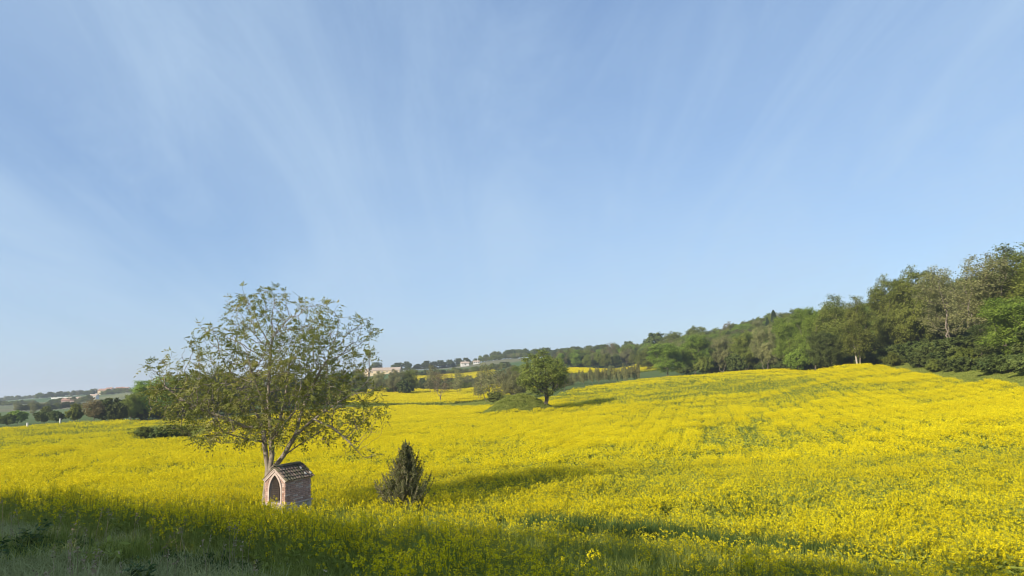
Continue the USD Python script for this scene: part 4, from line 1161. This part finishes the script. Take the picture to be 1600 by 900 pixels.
for px, d, w, tl, wall, lab, fl in [(163, 830, 11, 5.0, "wall_ochre", "leftmost village house, ochre with a cypress in front", 1), (172, 835, 7, 6.0, "wall_ochre", "tall narrow ochre village house beside the leftmost one", 2), (180, 840, 13, 4.0, "wall_ochre", "low long cream village house, third from the left", 1),
                                 (188, 845, 9, 5.4, "wall_pink", "pink village house right of the cream one", 2), (197, 835, 9, 4.5, "wall_white", "white village house at the right end of the row", 1)]:
    house(px, d, w, 8, tl, 1.8, wall, "roof_red", lab, 0.12 * ((px % 5) - 2), cols=3, floors=fl, base_py=617.5 - (px - 163) * .06)
house(728, 660, 4.4, 4, 2.8, 1.8, "wall_white", "roof_tan", "white gabled farmhouse under the ridge trees, right of centre", 1.4, floors=1, base_py=573)
house(745, 665, 6, 5, 2.2, 1.0, "wall_white", "roof_tan", "low white house right of the gabled farmhouse", 0.1, base_py=573)
house(727, 610, 7, 6, 2.8, 1.2, "wall_white", "roof_tan", "little pale shed on the slope below the gabled farmhouse", 0.2, cols=1, chimney=False, name="shed")
house(603, 600, 26, 16, 3.0, 2.4, "wall_ochre", "roof_tan", "long low barn with flat tan roof on the ridge", 0.05, name="barn", cols=6, chimney=False, base_py=584)
house(567, 600, 10, 8, 3.2, 1.6, "wall_ochre", "roof_tan", "small tan-roofed building at the left of the long barn", 0.1, base_py=585)
# pale strip of covered beds on the far slope
_a = ground_at(82, 800); _b = ground_at(121, 800)
tag(obj("plastic_tunnel", MB().box((_a[0], 799, min(_a[2], _b[2]) - 1), (_b[0], 803, at(100, 620.5, 800)[2])).get(), M["wall_white"]), "long white covered tunnel across the far slope left of the village", "greenhouse")
# two small white markers at the field's far edge
def marker(px, d, w, h, label):
    p = ground_at(px, d)
    t = thing("marker_stone", label, "marker", p)
    obj("post", bevel_box((-w / 2, -w / 2, -.3), (w / 2, w / 2, h), .05), M["wall_white"], t)
    obj("cap", bevel_box((-w * .6, -w * .6, h + .002), (w * .6, w * .6, h + .18), .05), M["lime"], t)
marker(46.5, 134, .30, 1.15, "left small white marker at the far edge of the left field")
marker(97, 140.5, .26, 1.35, "right small white marker at the far edge of the left field")

# ------------------------------------------------------------------ weeds that stand out in the foreground
def leafy_weed(px, d, h, spread, n, label, seed, name="weed", leaf=.085, mat="grass_dark", stalks=9):
    rng = np.random.default_rng(seed)
    p = ground_at(px, d)
    t = thing(name, label, "plant", p)
    S, L = MB(), MB()
    for _ in range(stalks):
        a = rng.uniform(0, 6.28); r = spread * rng.uniform(.1, 1)
        top = np.array([math.cos(a) * r, math.sin(a) * r, h * rng.uniform(.6, 1)])
        mid = top * [.35, .35, .55]
        S.add(*tube([[0, 0, -.1], mid, top], [.012, .009, .004], 4))
        s = rng.uniform(.25, 1, n)[:, None]
        c = mid * 2 * s * (1 - s) + top * s ** 2
        o = unit(np.c_[rng.normal(size=(n, 2)), rng.uniform(-.4, .5, n)])
        ln = leaf * rng.uniform(.5, 1.1, (n, 1)); sd = unit(np.cross(o, rng.normal(size=(n, 3)) * .4 + [0, 0, 1.]))
        L.add(*quads(c + o * ln, o * ln, sd * ln * .45))
    obj("stem", S.get(), M["stem"], t)
    tag(obj("leaves", L.get(), M[mat], t), kind="stuff")
leafy_weed(64, 13.8, .62, .50, 16, "dark leafy weed clump in the grass at the lower left", 1)
leafy_weed(0, 11.6, .60, .38, 16, "dark weed at the left picture edge, low in the grass", 5)
leafy_weed(512, 22.5, 1.25, .30, 22, "dark green sapling weed in the verge right of the shrine", 2, name="tall_weed", leaf=.10, stalks=8)
leafy_weed(152, 12.5, 1.25, .05, 12, "single tall thin dry stalk rising from the grass on the left", 3, name="dry_stalk", leaf=.02, stalks=2)
leafy_weed(165, 11.2, .60, .35, 14, "leafy weed at the foot of the tall thin stalk", 4, mat="grass")
leafy_weed(235, 10.3, .50, .40, 14, "low dark weed right of the thin stalk, near the bottom edge", 6)
# ------------------------------------------------------------------ the air
HAZE_LOOK = usdkit.material(stage, "/World/Looks/haze_look", {"v": ("principled_volume", {"color": (0.78, 0.84, 0.90), "density": 0.00026, "anisotropy": 0.2})}, volume="v.volume")
_lo, _hi = float(_tv[:, 2].min()) - 1.5, float(_tv[:, 2].max()) + 22.0
print("haze from", _lo, "to", _hi)
_hz = trimesh.creation.box([24000, 24000, _hi - _lo]); _hz.apply_translation([0, 0, (_lo + _hi) / 2])
tag(obj("haze", _hz, HAZE_LOOK), "thin pale haze in the air over the fields and hills", "haze", kind="stuff")
